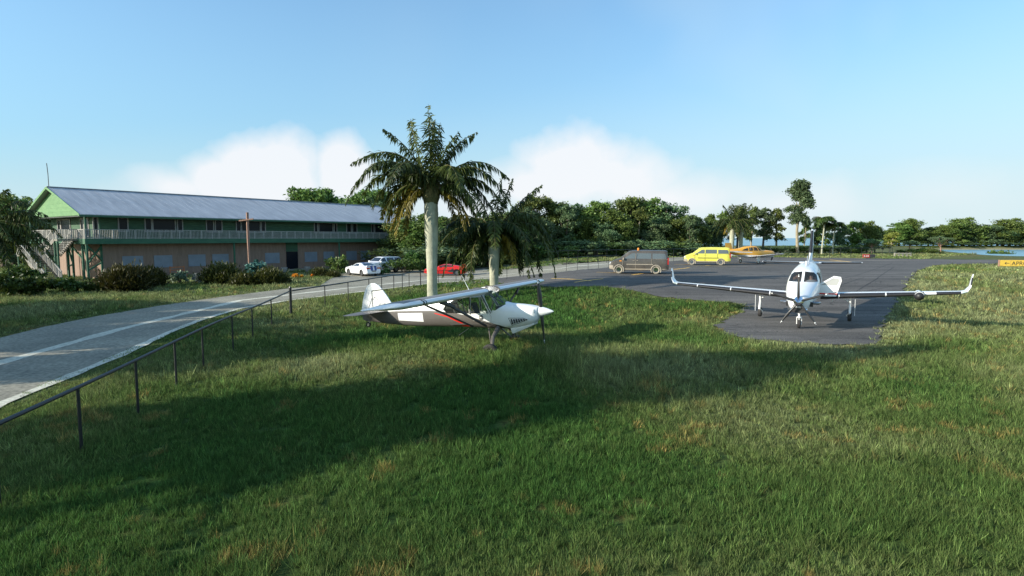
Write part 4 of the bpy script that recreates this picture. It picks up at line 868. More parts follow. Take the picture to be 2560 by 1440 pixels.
for px, py, w, h, lab in [(737, 694, 24, 11, 'widest orange flower clump right of the left pot'), (753, 694, 10, 9, 'narrow orange flower clump next to the widest one'), (783, 693, 14, 10, 'orange flower clump right of the right pot'), (969, 683, 10, 8, 'small round orange flower clump behind the sports car')]:
    bush('flower_clump', px, py, w, h, M['flower'], lab, 260, .2, cat='flowers')
# ---- palms
def bez(p, c, t, s): return p*(1-s)**2+c*2*s*(1-s)+t*s**2
def fronds(name, L, m, par, seed=0, leaf=.75, wdt=.085, nl=54, dens=1):
    rng = np.random.default_rng(seed); Q = []; T = []; mb = MB()
    for fi, (cx, cz, tx, tz, ty) in enumerate(L):
        p = np.array([0, 0, 0.]); c = np.array([cx, ty*.45, cz]); t = np.array([tx, ty, tz]); S_ = np.linspace(0, 1, 12); pts = [bez(p, c, t, s) for s in S_]
        mb.tube(pts, [.055*(1-s)+.010 for s in S_], 5)
        length = sum(np.linalg.norm(pts[i+1]-pts[i]) for i in range(11)); n = int(nl*length/5*dens); tone = rng.uniform(.1, .65)
        for k in range(n):
            s = .16+.84*(k+rng.uniform(-.3, .3))/n; s = min(max(s, .1), 1); q = bez(p, c, t, s); d = bez(p, c, t, min(1, s+.03))-bez(p, c, t, s-.03); d /= np.linalg.norm(d)+1e-9
            sd = np.cross(d, [0, 0, 1.]); nn = np.linalg.norm(sd); sd = sd/nn if nn > .15 else np.array([rng.normal(), rng.normal(), 0]); sd /= np.linalg.norm(sd)+1e-9; up = np.cross(sd, d)
            l = leaf*(math.sin(PI*min(.97, max(.06, s*.93+.05)))**.55)*rng.uniform(.75, 1.15)
            if rng.random() < .16 or math.sin(k*.9+fi*2.1) > .86: continue
            for sg in (-1, 1):
                for rep in range(2):
                    droop = rng.uniform(.0, .8) if rep else rng.uniform(.6, 1.6)
                    v = sd*sg*rng.uniform(.5, 1)+d*rng.uniform(.25, .7)+up*rng.uniform(-.1, .3)+np.array([0, 0, -droop]); v /= np.linalg.norm(v)
                    e1 = q+v*l*.55; v2 = v+np.array([0, 0, -.55]); v2 /= np.linalg.norm(v2); e2 = e1+v2*l*.5
                    w = np.cross(v, up+rng.normal(0, .6, 3)); w = w/(np.linalg.norm(w)+1e-9)*wdt*.5
                    Q.append([q-w*.5, q+w*.5, e1+w, e1-w]); Q.append([e1-w, e1+w, e2+w*.15, e2-w*.15]); tt = np.clip(tone+rng.uniform(-.2, .25), 0, .84 if rng.random() > .03 else 1); T += [tt, tt]
    o = np_mesh(name, np.array(Q).reshape(-1, 3), np.arange(len(Q)*4).reshape(-1, 4), [m], par, T)
    r = mb.build('frond_stalks' if name != 'dead_fronds' else 'dead_frond_stalks', M['palmboot'], par, True); return o
def palm(name, px, D, zc, radii, L, dead, label, seed, leaf=.8, lean=0.):
    x = (px-1280)/F*D; z = float(hz(x, D)); o = thing(name, label, 'palm tree', (x, D, z)); H = zc-z
    mb = MB(); n = len(radii); pts = [(lean*(i/(n-1))**1.5, 0, -.2+(H-.35)*i/(n-1)) for i in range(n)]; pts = [(lean*t_**1.5, 0, -.2+(H-.35)*t_) for t_ in np.linspace(0, 1, 60)]; mb.tube(pts, [float(np.interp(t_, np.linspace(0, 1, n), radii))*(1+.012*math.sin(q_*2.1)) for q_, t_ in enumerate(np.linspace(0, 1, 60))], 18, noise=.014); mb.build('trunk', M['palmbark'], o, True)
    top = pts[-1]; mb = MB()
    mb.tube([(top[0], 0, top[2]-.25), (top[0], 0, top[2]+.15), (top[0], 0, top[2]+.7), (top[0], 0, top[2]+1.25)], [radii[-1]*1.02, radii[-1]*1.25, radii[-1]*.85, radii[-1]*.3], 14, noise=.12)
    rnd = random.Random(seed)
    for k in range(26):
        a = rnd.uniform(0, 6.28); zz = top[2]+rnd.uniform(-.1, .8); mb.tube([(top[0]+radii[-1]*math.cos(a), radii[-1]*math.sin(a), zz), (top[0]+radii[-1]*1.5*math.cos(a), radii[-1]*1.5*math.sin(a), zz+.5)], [.07, .02], 4)
    mb.build('boots', M['palmboot'], o, True)
    e = bpy.data.objects.new('crown', None); COL.objects.link(e); e.parent = o; e.location = (top[0], 0, top[2]+.45)
    fronds('live_fronds', L, M['frond'], e, seed, leaf); 
    if dead: fronds('dead_fronds', dead, M['dead'], e, seed+1, leaf*.8)
    return o
P1 = [(0, 3, -.1, 5.4, 0), (-.1, 2.4, .2, 4.5, .4), (.3, 2.2, .7, 4.2, -.5), (-.7, 2.6, -3.0, 4.0, .5), (-.9, 2.6, -1.1, 4.4, -.6), (-1.8, 4.0, -5.2, 1.8, .8), (-3.0, 4.2, -5.2, -.8, -.6), (-3.0, 2.6, -4.5, .0, 1.2), (-2.4, 3.0, -3.6, 1.0, -2.0), (.7, 2.8, 2.9, 3.8, .4), (.6, 2.4, 1.9, 3.6, -1), (2.4, 3.4, 4.9, .9, .6), (2.8, 3.6, 5.2, -1.1, -.8), (2.4, 2.4, 4.3, -2.0, 1.0), (2.2, 1.6, 3.2, -1.8, -1.8), (-2.6, 1.9, -3.4, -1.6, 1.4), (-1.4, 3.2, -2.2, .6, 3.6), (1.4, 3.2, 2.4, .4, 3.6), (.4, 3.6, .6, .8, 4.2), (-1.0, 3.2, -1.9, .2, -3.6), (1.2, 3.0, 2.2, 0, -3.4), (.2, 1.4, -1.2, .9, -1.5), (1.9, 1.6, 2.8, .6, 1.2), (-1.8, 2.0, -3.0, 1.3, .2), (-2.4, 2.4, -3.9, -1.0, .8), (2.7, 2.2, 4.4, -.6, .2), (2.0, 2.0, 3.0, -2.6, .3), (-2.2, 1.6, -2.9, -2.2, -.4)]
D1 = [(-2.2, 1.0, -2.9, -2.2, .4), (-1.6, .9, -2.1, -2.8, -.8), (-2.0, .5, -2.3, -1.6, 1.2), (1.6, .9, 2.2, -2.4, -.6), (2.0, .7, 2.9, -1.7, .7), (1.0, .8, 1.4, -1.7, 1.4), (-1.2, .7, -1.3, -1.6, -1.2), (-1.9, .3, -2.6, -2.4, .2), (-1.5, .5, -1.7, -2.6, .5), (-2.3, .9, -3.2, -1.6, .3), (1.9, .3, 2.4, -2.0, .1)]
pm1 = palm('palm', 1080, 36.5, 7.0, [.36, .33, .32, .33, .36, .40, .43, .44, .42], P1, D1, 'tall pale trunked palm standing behind the tail of the taildragger', 5, .85, -.02)
P2 = [(.3, 2.6, .6, 4.3, 0), (.6, 2.4, 1.3, 4.0, .4), (1.2, 2.2, 3.3, 3.5, 0), (-.6, 2.4, -1.6, 3.4, .5), (3.4, 3.8, 4.3, -3.0, .3), (2.9, 2.6, 3.9, -1.8, -1.0), (2.6, 3.0, 4.0, .1, 1.0), (2.2, 1.8, 2.4, -2.8, -.8), (1.7, 1.5, 1.9, -2.6, .9), (-2.7, 1.9, -4.2, -1.4, .3), (-2.6, 1.4, -3.5, -2.8, -.5), (-1.9, 1.1, -2.2, -3.0, .6), (-1.8, 2.4, -3.6, .9, .2), (-1.2, 2.2, -2.4, -.6, -3.0), (1.2, 2.2, 2.4, -.8, -3.0), (0, 2.4, .2, -.9, -3.6), (1.2, 2.6, 2.2, 0, 3.2), (-1.2, 2.6, -2.0, 0, 3.2), (2.8, 1.6, 3.3, -2.9, 1.4), (-1.6, .9, -1.5, -2.9, -1.3), (-2.4, 2.6, -3.9, -.4, -1.2), (1.6, 2.6, 2.9, 1.0, -1.6), (3.0, 2.8, 4.4, -1.2, .5)]+[(1.5*math.cos(a)*q, 1.5, 2.5*math.cos(a)*q, -2.4-.5*math.sin(5*a), 2.5*math.sin(a)*q) for q in (.75, 1.15) for a in np.arange(.2, 6.3, .62) if math.sin(a) > -.45]
D2 = [(1.2, .8, 1.4, -1.9, -.9), (-1.4, .6, -1.7, -1.8, .6), (.9, .5, .9, -1.6, .8)]
palm('palm', 1235, 40, 4.3, [.31, .30, .30, .31, .33, .37, .40, .36], P2, D2, 'shorter palm with drooping crown behind the white taildragger cabin', 8, .8)
# dark palm at the left edge in front of the stair
P3 = [(2.2, 2.6, 4.2, .2, .3), (1.8, 2.0, 4.6, -1.9, -.5), (2.0, 1.4, 3.4, -3.0, .4), (1.4, 3.0, 3.2, 2.0, 0), (.6, 3.0, 1.6, 3.2, 0), (-.2, 3, -.6, 3.6, .3), (-2, 2.6, -4, .4, 0), (-2, 1.6, -3.6, -1.8, .4), (1.2, 1.4, 2.2, -3.4, -1.0), (.8, 2.2, 1.4, -1.6, -3.0), (-.8, 2.2, -1.4, -1.6, -3), (0, 2.4, 0, -.6, 3.2), (2.6, 2.8, 4.9, -.6, 1.0), (2.3, 1.9, 4.3, -2.6, .8), (1.0, 1.8, 3.0, -.8, -1.8), (1.8, 2.4, 3.8, 1.2, 1), (1.6, .9, 2.6, -3.2, .2), (2.6, 1.6, 4.8, -1.2, -.2)]
palm('palm', -18, 46, 4.8, [.3, .28, .28, .3, .33, .34], P3, None, 'dark palm at the left edge hanging its fronds over the outside stair', 15, .9)
for i, (x, y, sc, rz) in enumerate([(-22, 5.6, .82, 1.1), (-21, 14.2, .55, .5), (-25, 14.9, .70, 2.6), (-28, 18.8, .7, 3.3), (-34, 17.6, .8, 4.2), (-27.5, 22, .66, 5.1)]):
    dup(pm1, (x, y, 0), rz, (sc, sc, sc), 'palm outside the left edge of the view, shading the lawn', 'palms beyond the left edge')
# slender palms far away
P4 = [(1.2*math.cos(a)*s, 1.6*s, 2.4*math.cos(a)*s, (-.4+.8*math.sin(3*a))*s, 2.4*math.sin(a)*s) for s in (1.0, .8) for a in np.arange(0, 6.2, .62)]
P5 = [(1.7*math.cos(a), 1.8, 3.2*math.cos(a), -1.0+1.1*math.sin(2.3*a), 3.2*math.sin(a)) for a in np.arange(0, 6.2, .42)]+[(.6*math.cos(a), 2.2, 1.6*math.cos(a), 3.2, 1.6*math.sin(a)) for a in (0, 1.5, 3, 4.6)]
DD = [(1.0*math.cos(a), .5, 1.4*math.cos(a), -1.6, 1.4*math.sin(a)) for a in (.3, 1.8, 3.2, 5)]
palm('palm', 1828, 96, HC+(595-560)/F*96, [.40, .36, .36, .42, .46], P5, DD, 'left of two pale trunked palms behind the orange aircraft', 21, .9)
palm('palm', 1850, 97, HC+(595-556)/F*97, [.38, .34, .34, .38, .42], P5[1:], DD[:3], 'right of two pale trunked palms behind the orange aircraft', 22, .9)
palm('palm', 2053, 108, HC+(595-552)/F*108, [.16, .14, .13, .13], P4, None, 'slender palm just right of the turboprop fin', 23, .9, .3)
palm('palm', 2080, 109, HC+(595-566)/F*109, [.14, .12, .12, .12], P4, None, 'second slender palm to the right of the turboprop fin', 24, .8, .2)
# leafy edge along the road verge and ground cover in the dark
# ------------------------------------------------------------------ aircraft
def ring(x, zc, hw, up, dn, n=32, e=2.3):
    out = []
    for k in range(n):
        t = 2*PI*k/n; c, s = math.cos(t), math.sin(t); y = hw*math.copysign(abs(c)**(2/e), c); z = (up if s > 0 else dn)*math.copysign(abs(s)**(2/e), s); out.append((x, y, zc+z))
    return out
def interp_sections(secs, dx):
    xs = [s[0] for s in secs]; lo, hi = min(xs), max(xs); n = int((hi-lo)/dx); out = []
    order = sorted(secs, key=lambda s: s[0]); X = np.array([s[0] for s in order]); Y = np.array([s[1:] for s in order])
    m = np.zeros_like(Y)
    m[1:-1] = (Y[2:]-Y[:-2])/(X[2:]-X[:-2])[:, None]; m[0] = (Y[1]-Y[0])/(X[1]-X[0]); m[-1] = (Y[-1]-Y[-2])/(X[-1]-X[-2])
    for x in sorted(set(np.linspace(lo, hi, n+1).round(4)) | set(X)):
        i = min(len(X)-2, max(0, int(np.searchsorted(X, x, side='right'))-1)); h = X[i+1]-X[i]; t = (x-X[i])/h
        v = (2*t**3-3*t**2+1)*Y[i]+(t**3-2*t**2+t)*h*m[i]+(-2*t**3+3*t**2)*Y[i+1]+(t**3-t**2)*h*m[i+1]; out.append((x, *v))
    return out
def foil(st, n=9, f0=0., f1=1., off=0., inc=0.):
    """closed aerofoil ring, st = (x_le, y, z, chord, thickness, ty, tz); f0..f1 limits the chordwise share"""
    x, y, z, c, t, ty, tz = st; pts = []; fr = [(1-math.cos(PI*k/(n-1)))/2 for k in range(n)]
    yt = lambda u: 5*t*(.2969*math.sqrt(u)-.126*u-.3516*u*u+.2843*u**3-.1015*u**4)*c
    up = [(x-c*u+off*(1-u*8 if u < .1 else .0), yt(u)+off) for u in [f1*v for v in fr]][::-1]; dn = [(x-c*u+off*(1-u*8 if u < .1 else .0), -yt(u)*.85-off) for u in [f1*v for v in fr][1:]]
    return [(a, y+b*ty, z+b*tz-(x-a)*inc) for a, b in up+dn]
def wing_part(name, sts, m, par, **k):
    mb = MB(); mb.loft([foil(s, **k) for s in sts]); return mb.build(name, m, par, True, 50)
def lerp_st(a, b, t): return tuple(p+(q-p)*t for p, q in zip(a, b))
def shift(root, off):
    for c in root.children: c.location = Vector(c.location)+Vector(off)
def wheel(name, c, r, w, par, m=None, rim=None, axis='y', n=24, rr=.5):
    mb = MB(); prof_ = [(-w/2*.55, r*rr), (-w/2*.9, r*(rr+.12)), (-w/2, r*.82), (-w/2*.72, r*.97), (0, r), (w/2*.72, r*.97), (w/2, r*.82), (w/2*.9, r*(rr+.12)), (w/2*.55, r*rr)]
    mb.loft([[(c[0]+b*math.cos(2*PI*k/n), c[1]+a, c[2]+b*math.sin(2*PI*k/n)) for k in range(n)] for a, b in prof_], cap=False)
    t = mb.build(name, m or M['tyre'], par, True); mb = MB()
    mb.loft([[(c[0]+b*math.cos(2*PI*k/n), c[1]+a, c[2]+b*math.sin(2*PI*k/n)) for k in range(n)] for a, b in [(-w*.30, r*rr*1.02), (-w*.12, r*rr*.8), (-w*.22, r*.12), (w*.22, r*.12), (w*.12, r*rr*.8), (w*.30, r*rr*1.02)]])
    mb.build('rim', rim or M['steel'], t, True); return t
def blade(ang, r0, r1, ch, par, m, tip=None, tl=.14, x=0., tw=.9):
    """one propeller blade in the disc plane, ang measured from up, clockwise seen from ahead"""
    rings = []; R_ = list(np.linspace(r0, r1-tl, 7))+[r1-tl*.66, r1-tl*.33, r1-.02, r1]; 
    d = Vector((0, math.sin(ang), math.cos(ang))); s = Vector((0, math.cos(ang), -math.sin(ang)))
    for r in R_:
        u = (r-r0)/(r1-r0); c = ch*(.45+1.1*math.sin(PI*min(.95, u*.8+.15))**1.2)*.62; th = .05*(1-u)+.012; c = c*(.5 if r > r1-.01 else 1); a = tw*(1-u)*1.0+.25
        cu = (s*math.cos(a)+Vector((1, 0, 0))*math.sin(a)); cn = s*(-math.sin(a))+Vector((1, 0, 0))*math.cos(a); o = d*r+Vector((x, 0, 0))
        rings.append([o+cu*(c*math.cos(t)/2)+cn*(th*math.sin(t)) for t in [2*PI*k/10 for k in range(10)]])
    mb = MB(); mb.loft(rings[:8]); mb2 = MB()
    for i, mm in ((7, 1), (8, 0), (9, 1)): mb2.loft([rings[i], rings[i+1]], 0 if mm else 1, cap=True)
    b = mb.build('propeller_blade', m, par, True)
    if tip: mb2.build('tip_bands', [M['bladewhite'], m], b, True)
    return b
M['skin'] = mat('skin', (.55, .32, .24), .5); M['shirt'] = mat('white_shirt', (.45, .45, .47), .8); M['hair'] = mat('dark_hair', (.02, .015, .01), .8); M['trousers'] = mat('dark_trousers', (.03, .03, .04), .8)
def person(loc, rz, label, group, par=None, lean=0.):
    """seated figure, one continuous skinned body; x forward, origin at the seat"""
    o = bpy.data.objects.new('person', None); COL.objects.link(o); o.location = loc; o.rotation_euler = rz; tag(o, label, 'person', group)
    V = [((0, 0, .10), .15), ((.02, 0, .30), .14), ((.03, 0, .47), .15), ((.02, 0, .56), .07), ((.03, 0, .64), .055), ((.035, 0, .73), .085), ((.04, 0, .80), .085)]
    E_ = [(i, i+1) for i in range(6)]
    for s in (-1, 1):
        k = len(V); V += [((.02, s*.19, .49), .065), ((.10, s*.25, .26), .048), ((.34, s*.19, .24), .036), ((.42, s*.17, .26), .030)]; E_ += [(2, k), (k, k+1), (k+1, k+2), (k+2, k+3)]
        for j in range(4):
            f = len(V); y = s*(.145+.018*j); V += [((.46, y, .265), .010), ((.49+.005*(j % 2), y, .245), .009), ((.485, y, .225), .008)]; E_ += [(k+3, f), (f, f+1), (f+1, f+2)]
        f = len(V); V += [((.435, s*.13, .28), .011), ((.455, s*.115, .26), .009)]; E_ += [(k+3, f), (f, f+1)]
        k = len(V); V += [((.10, s*.10, .06), .10), ((.48, s*.13, .10), .065), ((.58, s*.13, -.30), .045), ((.70, s*.13, -.34), .04)]; E_ += [(0, k), (k, k+1), (k+1, k+2), (k+2, k+3)]
    me = bpy.data.meshes.new('body'); me.from_pydata([v[0] for v in V], E_, []); b = bpy.data.objects.new('body', me); COL.objects.link(b); b.parent = o; me.materials.append(M['skin'])
    sk = b.modifiers.new('skin', 'SKIN'); 
    for i, v in enumerate(V): me.skin_vertices[0].data[i].radius = (v[1], v[1]); me.skin_vertices[0].data[i].use_root = i == 0
    b.modifiers.new('sub', 'SUBSURF').levels = 1; b.modifiers['sub'].render_levels = 1
    mb = MB(); mb.loft([ring(0, 0, 1, 1, 1)][:0] or [[(x0+rx*math.cos(2*PI*k/14), ry*math.sin(2*PI*k/14), z) for k in range(14)] for x0, rx, ry, z in [(0, .19, .20, .05), (.01, .17, .18, .25), (.02, .17, .21, .42), (.02, .13, .23, .52), (.02, .08, .10, .585)]]); mb.build('shirt', M['shirt'], o, True)
    mb = MB(); mb.ball((.0, 0, .80), .115, 12, sc=(1, .93, 1)); mb.build('hair', M['hair'], o, True)
    mb = MB(); mb.tube([(.115, 0, .77), (.155, 0, .745)], [.012, .018], 6); mb.ball((.118, .035, .785), .013, 6); mb.ball((.118, -.035, .785), .013, 6); mb.box((.115, -.03, .703), (.128, .03, .713)); mb.build('face_features', M['skin'], o)
    mb = MB()
    for s in (-1, 1): mb.ball((.02, s*.105, .76), .045, 8, sc=(1, .5, 1.1))
    mb.tube([(.02, .11*math.sin(a), .80+.115*math.cos(a)) for a in np.linspace(-1.3, 1.3, 9)], .014, 6); mb.build('headset', M['black'], o); return o
# ---- turboprop
TP, TR = (12.582, 25.198, .165), (.006, .019, -2.09)
tb = thing('turboprop_aircraft', 'white turboprop with five blade propeller and open cockpit door facing the viewer on the apron', 'airplane', TP, rot=TR)
secs = [(.78, 1.27, .25, .22, .20), (.55, 1.26, .40, .29, .42), (.2, 1.27, .50, .34, .48), (-.6, 1.33, .58, .44, .52), (-1.3, 1.41, .655, .52, .56), (-1.65, 1.46, .69, .60, .60), (-2.0, 1.50, .705, .74, .63), (-2.4, 1.54, .715, .88, .66), (-3.0, 1.58, .715, .95, .69), (-5.0, 1.64, .70, .95, .68), (-6.3, 1.76, .57, .82, .58), (-7.5, 1.95, .38, .60, .45), (-8.8, 2.15, .22, .38, .30), (-9.5, 2.3, .07, .14, .12)]
mb = MB(); mb.loft([ring(*s) for s in interp_sections(secs, .18)]); me = bpy.data.meshes.new('tmp'); me.from_pydata(mb.v, [], mb.f); bm = bmesh.new(); bm.from_mesh(me); bm.normal_update()
def panes(bm, polys, name, m, par, ax, pred, keepdark=True):
    out = []
    for pl in polys:
        fs = region(bm, pl, ax, pred); bm.normal_update(); 
        for sg in ((1, -1) if name == 'side_window' else (0,)):
            q = [f for f in fs if f.is_valid and (sg == 0 or f.calc_center_median().y*sg > 0)]
            if q: out.append(lift(bm, q, name, m, par, 0.))
    return out
front = lambda c: -2.75 < c.x < -1.2
panes(bm, [[(-.61, 1.90), (-.53, 2.18), (-.42, 2.29), (-.055, 2.34), (-.055, 1.93)], [(.61, 1.90), (.53, 2.18), (.42, 2.29), (.055, 2.34), (.055, 1.93)]], 'windshield', M['dkglass'], tb, (1, 2), front)
side = lambda c: abs(c.y) > .35
panes(bm, [[(-2.42, 1.80), (-2.62, 2.22), (-3.0, 2.22), (-3.0, 1.80)]], 'side_window', M['dkglass'], tb, (0, 2), side)
for x in (-3.5, -4.2, -4.9, -5.6): panes(bm, [[(x-.17, 1.88), (x-.17, 2.21), (x+.17, 2.21), (x+.17, 1.88)]], 'side_window', M['carglass'], tb, (0, 2), side)
for f in region(bm, [(-9.6, 1.30), (1.2, 1.30), (1.2, .2), (-9.6, .2)], (0, 2), lambda c: c.x < -1.9): f.material_index = 0
# door opening on the plane's left
for f in region(bm, [(-2.35, 1.15), (-2.55, 2.25), (-3.25, 2.25), (-3.25, 1.15)], (0, 2), lambda c: c.y > .35): f.material_index = 1
bm_build('fuselage', bm, [M['white'], M['interior']], tb)
mb = MB(); mb.box((-3.6, -.5, 1.15), (-1.5, .5, 1.22)); mb.box((-3.65, -.55, 1.2), (-3.6, .55, 2.3)); mb.box((-1.9, -.5, 1.5), (-1.75, .5, 1.88)); mb.build('cockpit_lining', M['interior'], tb)
for y in (-.3, .3):
    mb = MB(); mb.box((-3.1, y-.2, 1.22), (-2.55, y+.2, 1.34)); mb.box((-3.2, y-.2, 1.22), (-3.05, y+.2, 2.0)); mb.build('seat', M['cedar'], tb)
Tm = Matrix.Translation(TP) @ Euler(TR).to_matrix().to_4x4()
for y, lab in ((-.3, 'person in pale shirt seated behind the left windshield pane of the turboprop'), (.3, 'person in pale shirt seated in the turboprop nearer its open door')):
    w = Tm @ Vector((-2.66, y, 1.34)); person(tuple(w), TR, lab, None)
# spinner, intake, exhausts
sp = [(1.25, .0), (1.2, .055), (1.08, .12), (.94, .18), (.82, .215), (.78, .22)]
mb = MB(); mb.loft([[(x, r*math.cos(2*PI*k/24), 1.27+r*math.sin(2*PI*k/24)) for k in range(24)] for x, r in [(a, max(b, .004)) for a, b in sp]]); pr = bpy.data.objects.new('propeller', None); COL.objects.link(pr); pr.parent = tb
mb.build('spinner', M['chrome'], pr, True)
for k in range(5):
    b = blade(-R(72*k+1), .16, 1.16, .115, pr, M['blade'], True, .16, 0.); b.location = (.90, 0, 1.27)
mb = MB(); mb.loft([[(x, a*math.cos(t), 0.89+b*math.sin(t)) for t in [2*PI*k/20 for k in range(20)]] for x, a, b in [(.50, .35, .15), (.70, .34, .145), (.75, .31, .12), (.68, .28, .10)]], cap=False); mb.build('intake_lip', M['chrome'], tb, True)
mb = MB(); mb.loft([[(x, a*math.cos(t), 0.89+b*math.sin(t)) for t in [2*PI*k/20 for k in range(20)]] for x, a, b in [(.69, .285, .105), (.685, .1, .03)]]); mb.build('air_intake', M['black'], tb)
for s in (-1, 1):
    mb = MB(); mb.tube([(.15, s*.40, 1.16), (.10, s*.58, 1.14), (-.05, s*.70, 1.12), (-.28, s*.76, 1.11)], [.065, .07, .065, .06], 12, cap=False); mb.build('exhaust', M['bladegrey'], tb, True)
    mb = MB()
    for j in range(3): mb.prism([(.46-.13*j, s*(.42+.035*j), 1.22-.02*j), (.46-.13*j, s*(.40+.035*j), 1.02-.02*j), (.42-.13*j, s*(.42+.035*j), 1.02-.02*j), (.42-.13*j, s*(.445+.035*j), 1.22-.02*j)], (0, s*.03, 0))
    mb.build('cooling_gill', M['black'], tb)
# wings
for s in (-1, 1):
    a = (-2.35, s*.50, 1.13, 1.75, .20, 0, 1); b = (-2.74, s*6.02, 1.50, .98, .155, 0, 1)
    w1 = (-2.80, s*6.22, 1.56, .86, .11, -s*.35, .94); w2 = (-3.0, s*6.36, 1.75, .62, .10, -s*.85, .53); w3 = (-3.28, s*6.44, 2.15, .38, .10, -s*.98, .2); w4 = (-3.40, s*6.48, 2.28, .25, .08, -s, .1)
    ob = wing_part('wing', [a, lerp_st(a, b, .5), b], M['white'], tb); wing_part('winglet', [b, w1, w2, w3, w4], M['white'], ob)
    mb = MB(); cuts = [(.04, .17), (.18, .5), (.51, .76), (.84, .995)] if s > 0 else [(.04, .17), (.18, .5), (.51, .80), (.81, .995)]
    for t0, t1 in cuts: mb.loft([foil(lerp_st(a, b, t), f1=.12, off=.006) for t in (t0, t1)])
    mb.build('de_ice_boot', M['black'], ob, True, 50)
    mb = MB(); mb.loft([foil(lerp_st(w2, w3, t), f1=.16, off=.006) for t in (.2, .98)]); mb.build('winglet_boot', M['black'], ob, True)
    mb = MB(); mb.loft([foil(lerp_st(b, w1, t), f1=.09, off=.007) for t in (.05, .9)]); mb.build('position_light', M['glass'], ob, True)
    mb = MB(); mb.box((-4.6, s*1.2, 1.0), (-4.0, s*1.3, 1.12)); mb.box((-4.75, s*3.2, 1.16), (-4.1, s*3.28, 1.24)); mb.build('flap_fairing', M['white'], ob, bevel=.02)
    # stabiliser
    a2 = (-7.85, s*.12, 2.40, 1.15, .11, 0, 1); b2 = (-8.10, s*2.47, 2.44, .75, .10, 0, 1); h = wing_part('horizontal_tail', [a2, b2], M['white'], tb)
    mb = MB(); mb.loft([foil(lerp_st(a2, b2, t), f1=.14, off=.006) for t in (.18, .985)]); mb.build('de_ice_boot', M['black'], h, True, 50)
    # main gear
    g = MB(); x, y = -2.91, s*1.93
    g.tube([(x+.05, y, 1.22), (x+.02, y, .75)], [.05, .045], 10); g.tube([(x+.02, y, .8), (x+.28, y, .42), (x, y-s*.10, .25)], [.05, .05, .045], 8); g.tube([(x-.12, y, .72), (x-.10, y, .40)], .035, 8); g.beam((x, y, .9), (x, y-s*.4, 1.15), .04, .04)
    gg = g.build('main_gear', M['white'], tb, True); wheel('tyre', (x, y, .235), .235, .17, gg)
    mb = MB(); mb.box((x-.22, y+s*.19, .30), (x+.22, y+s*.205, 1.18)); mb.build('gear_door', M['white'], gg)
mb = MB(); mb.ball((-2.45, 4.5, 1.36), .20, 18, sc=(1.5, 1, 1)); mb.build('radar_pod', M['black'], tb, True)
mb = MB(); mb.tube([(-2.3, 4.5, 1.38), (-2.9, 4.5, 1.42), (-3.3, 4.5, 1.44)], [.17, .15, .08], 18); mb.build('pod_fairing', M['white'], tb, True)
# fin
f1_, f2_ = (-7.15, 0, 2.35, 2.2, .09, 1, 0), (-8.72, 0, 4.22, .85, .17, 1, 0); f0_ = (-6.2, 0, 2.5, 1.5, .05, 1, 0)
fn = wing_part('fin', [f1_, lerp_st(f1_, f2_, .5), f2_, (-8.9, 0, 4.27, .5, .05, 1, 0)], M['white'], tb)
mb = MB(); mb.loft([foil(lerp_st(f1_, f2_, t), f1=.13, off=.007) for t in (.34, .985)]); mb.build('de_ice_boot', M['black'], fn, True, 50)
mb = MB(); mb.prism([(-5.6, -.02, 2.5), (-7.3, -.02, 2.85), (-7.4, -.02, 2.3)], (0, .04, 0)); mb.build('dorsal_fillet', M['white'], tb)
# nose gear
g = MB(); g.tube([(-.05, 0, .95), (0, 0, .5)], [.055, .045], 10); g.beam((.06, 0, .72), (.14, 0, .5), .05, .04); g.beam((.14, 0, .5), (.02, 0, .34), .05, .04); g.beam((0, -.09, .48), (0, .09, .48), .06, .06); g.beam((0, -.095, .48), (0, -.095, .18), .03, .05); g.beam((0, .095, .48), (0, .095, .18), .03, .05)
gg = g.build('nose_gear', M['white'], tb); wheel('tyre', (0, 0, .19), .19, .13, gg)
mb = MB(); mb.ball((.07, 0, .86), .05, 8); mb.build('landing_light', M['glass'], gg, True)
for s in (-1, 1):
    mb = MB(); mb.box((-.7, s*.20, .68), (-.1, s*.215, .93)); mb.build('nose_gear_door', M['white'], tb)
# antennas, probe, wipers
for x, h, m_ in ((-3.6, .16, 'white'), (-4.1, .10, 'white'), (-4.8, .34, 'steel')):
    mb = MB(); mb.prism([(x+.10, -.012, 2.50), (x-.02, -.012, 2.60+h), (x-.10, -.012, 2.60+h), (x-.12, -.012, 2.50)], (0, .024, 0)); mb.build('antenna', M[m_], tb)
mb = MB(); mb.tube([(-3.0, 1.2, .98), (-2.85, 1.2, .93), (-2.7, 1.2, .93)], .02, 6); mb.build('pitot_probe', M['steel'], tb)
# cockpit door standing open
dr = bpy.data.objects.new('cockpit_door', None); COL.objects.link(dr); dr.parent = tb; dr.location = (-2.38, .62, -.22)
DP = [(0, 1.95), (.62, 2.36), (.90, 2.32), (.94, 2.15), (.74, 1.42), (0, 1.40)]
WPn = [(.10, 1.93), (.60, 2.26), (.82, 2.23), (.84, 2.12), (.76, 1.93)]
bm = bmesh.new(); mb = MB(); mb.prism([(0, a, b) for a, b in DP], (-.06, 0, 0)); me2 = bpy.data.meshes.new('t'); me2.from_pydata(mb.v, [], mb.f); bm.from_mesh(me2); bm.normal_update()
fs = region(bm, WPn, (1, 2), lambda c: True); bmesh.ops.delete(bm, geom=[f for f in fs if abs(f.normal.x) > .5], context='FACES')
fs = region(bm, [(-.1, 1.50), (1.2, 1.50), (1.2, 1.56), (-.1, 1.56)], (1, 2)); 
for f in fs: f.material_index = 1
bm_build('door_panel', bm, [M['cubwhite'], M['red']], dr, False)
mb = MB(); mb.prism([(-.02, a, b) for a, b in WPn], (-.02, 0, 0)); mb.build('door_window', mat('frosted_door_window', (.42, .42, .40), .25), dr)
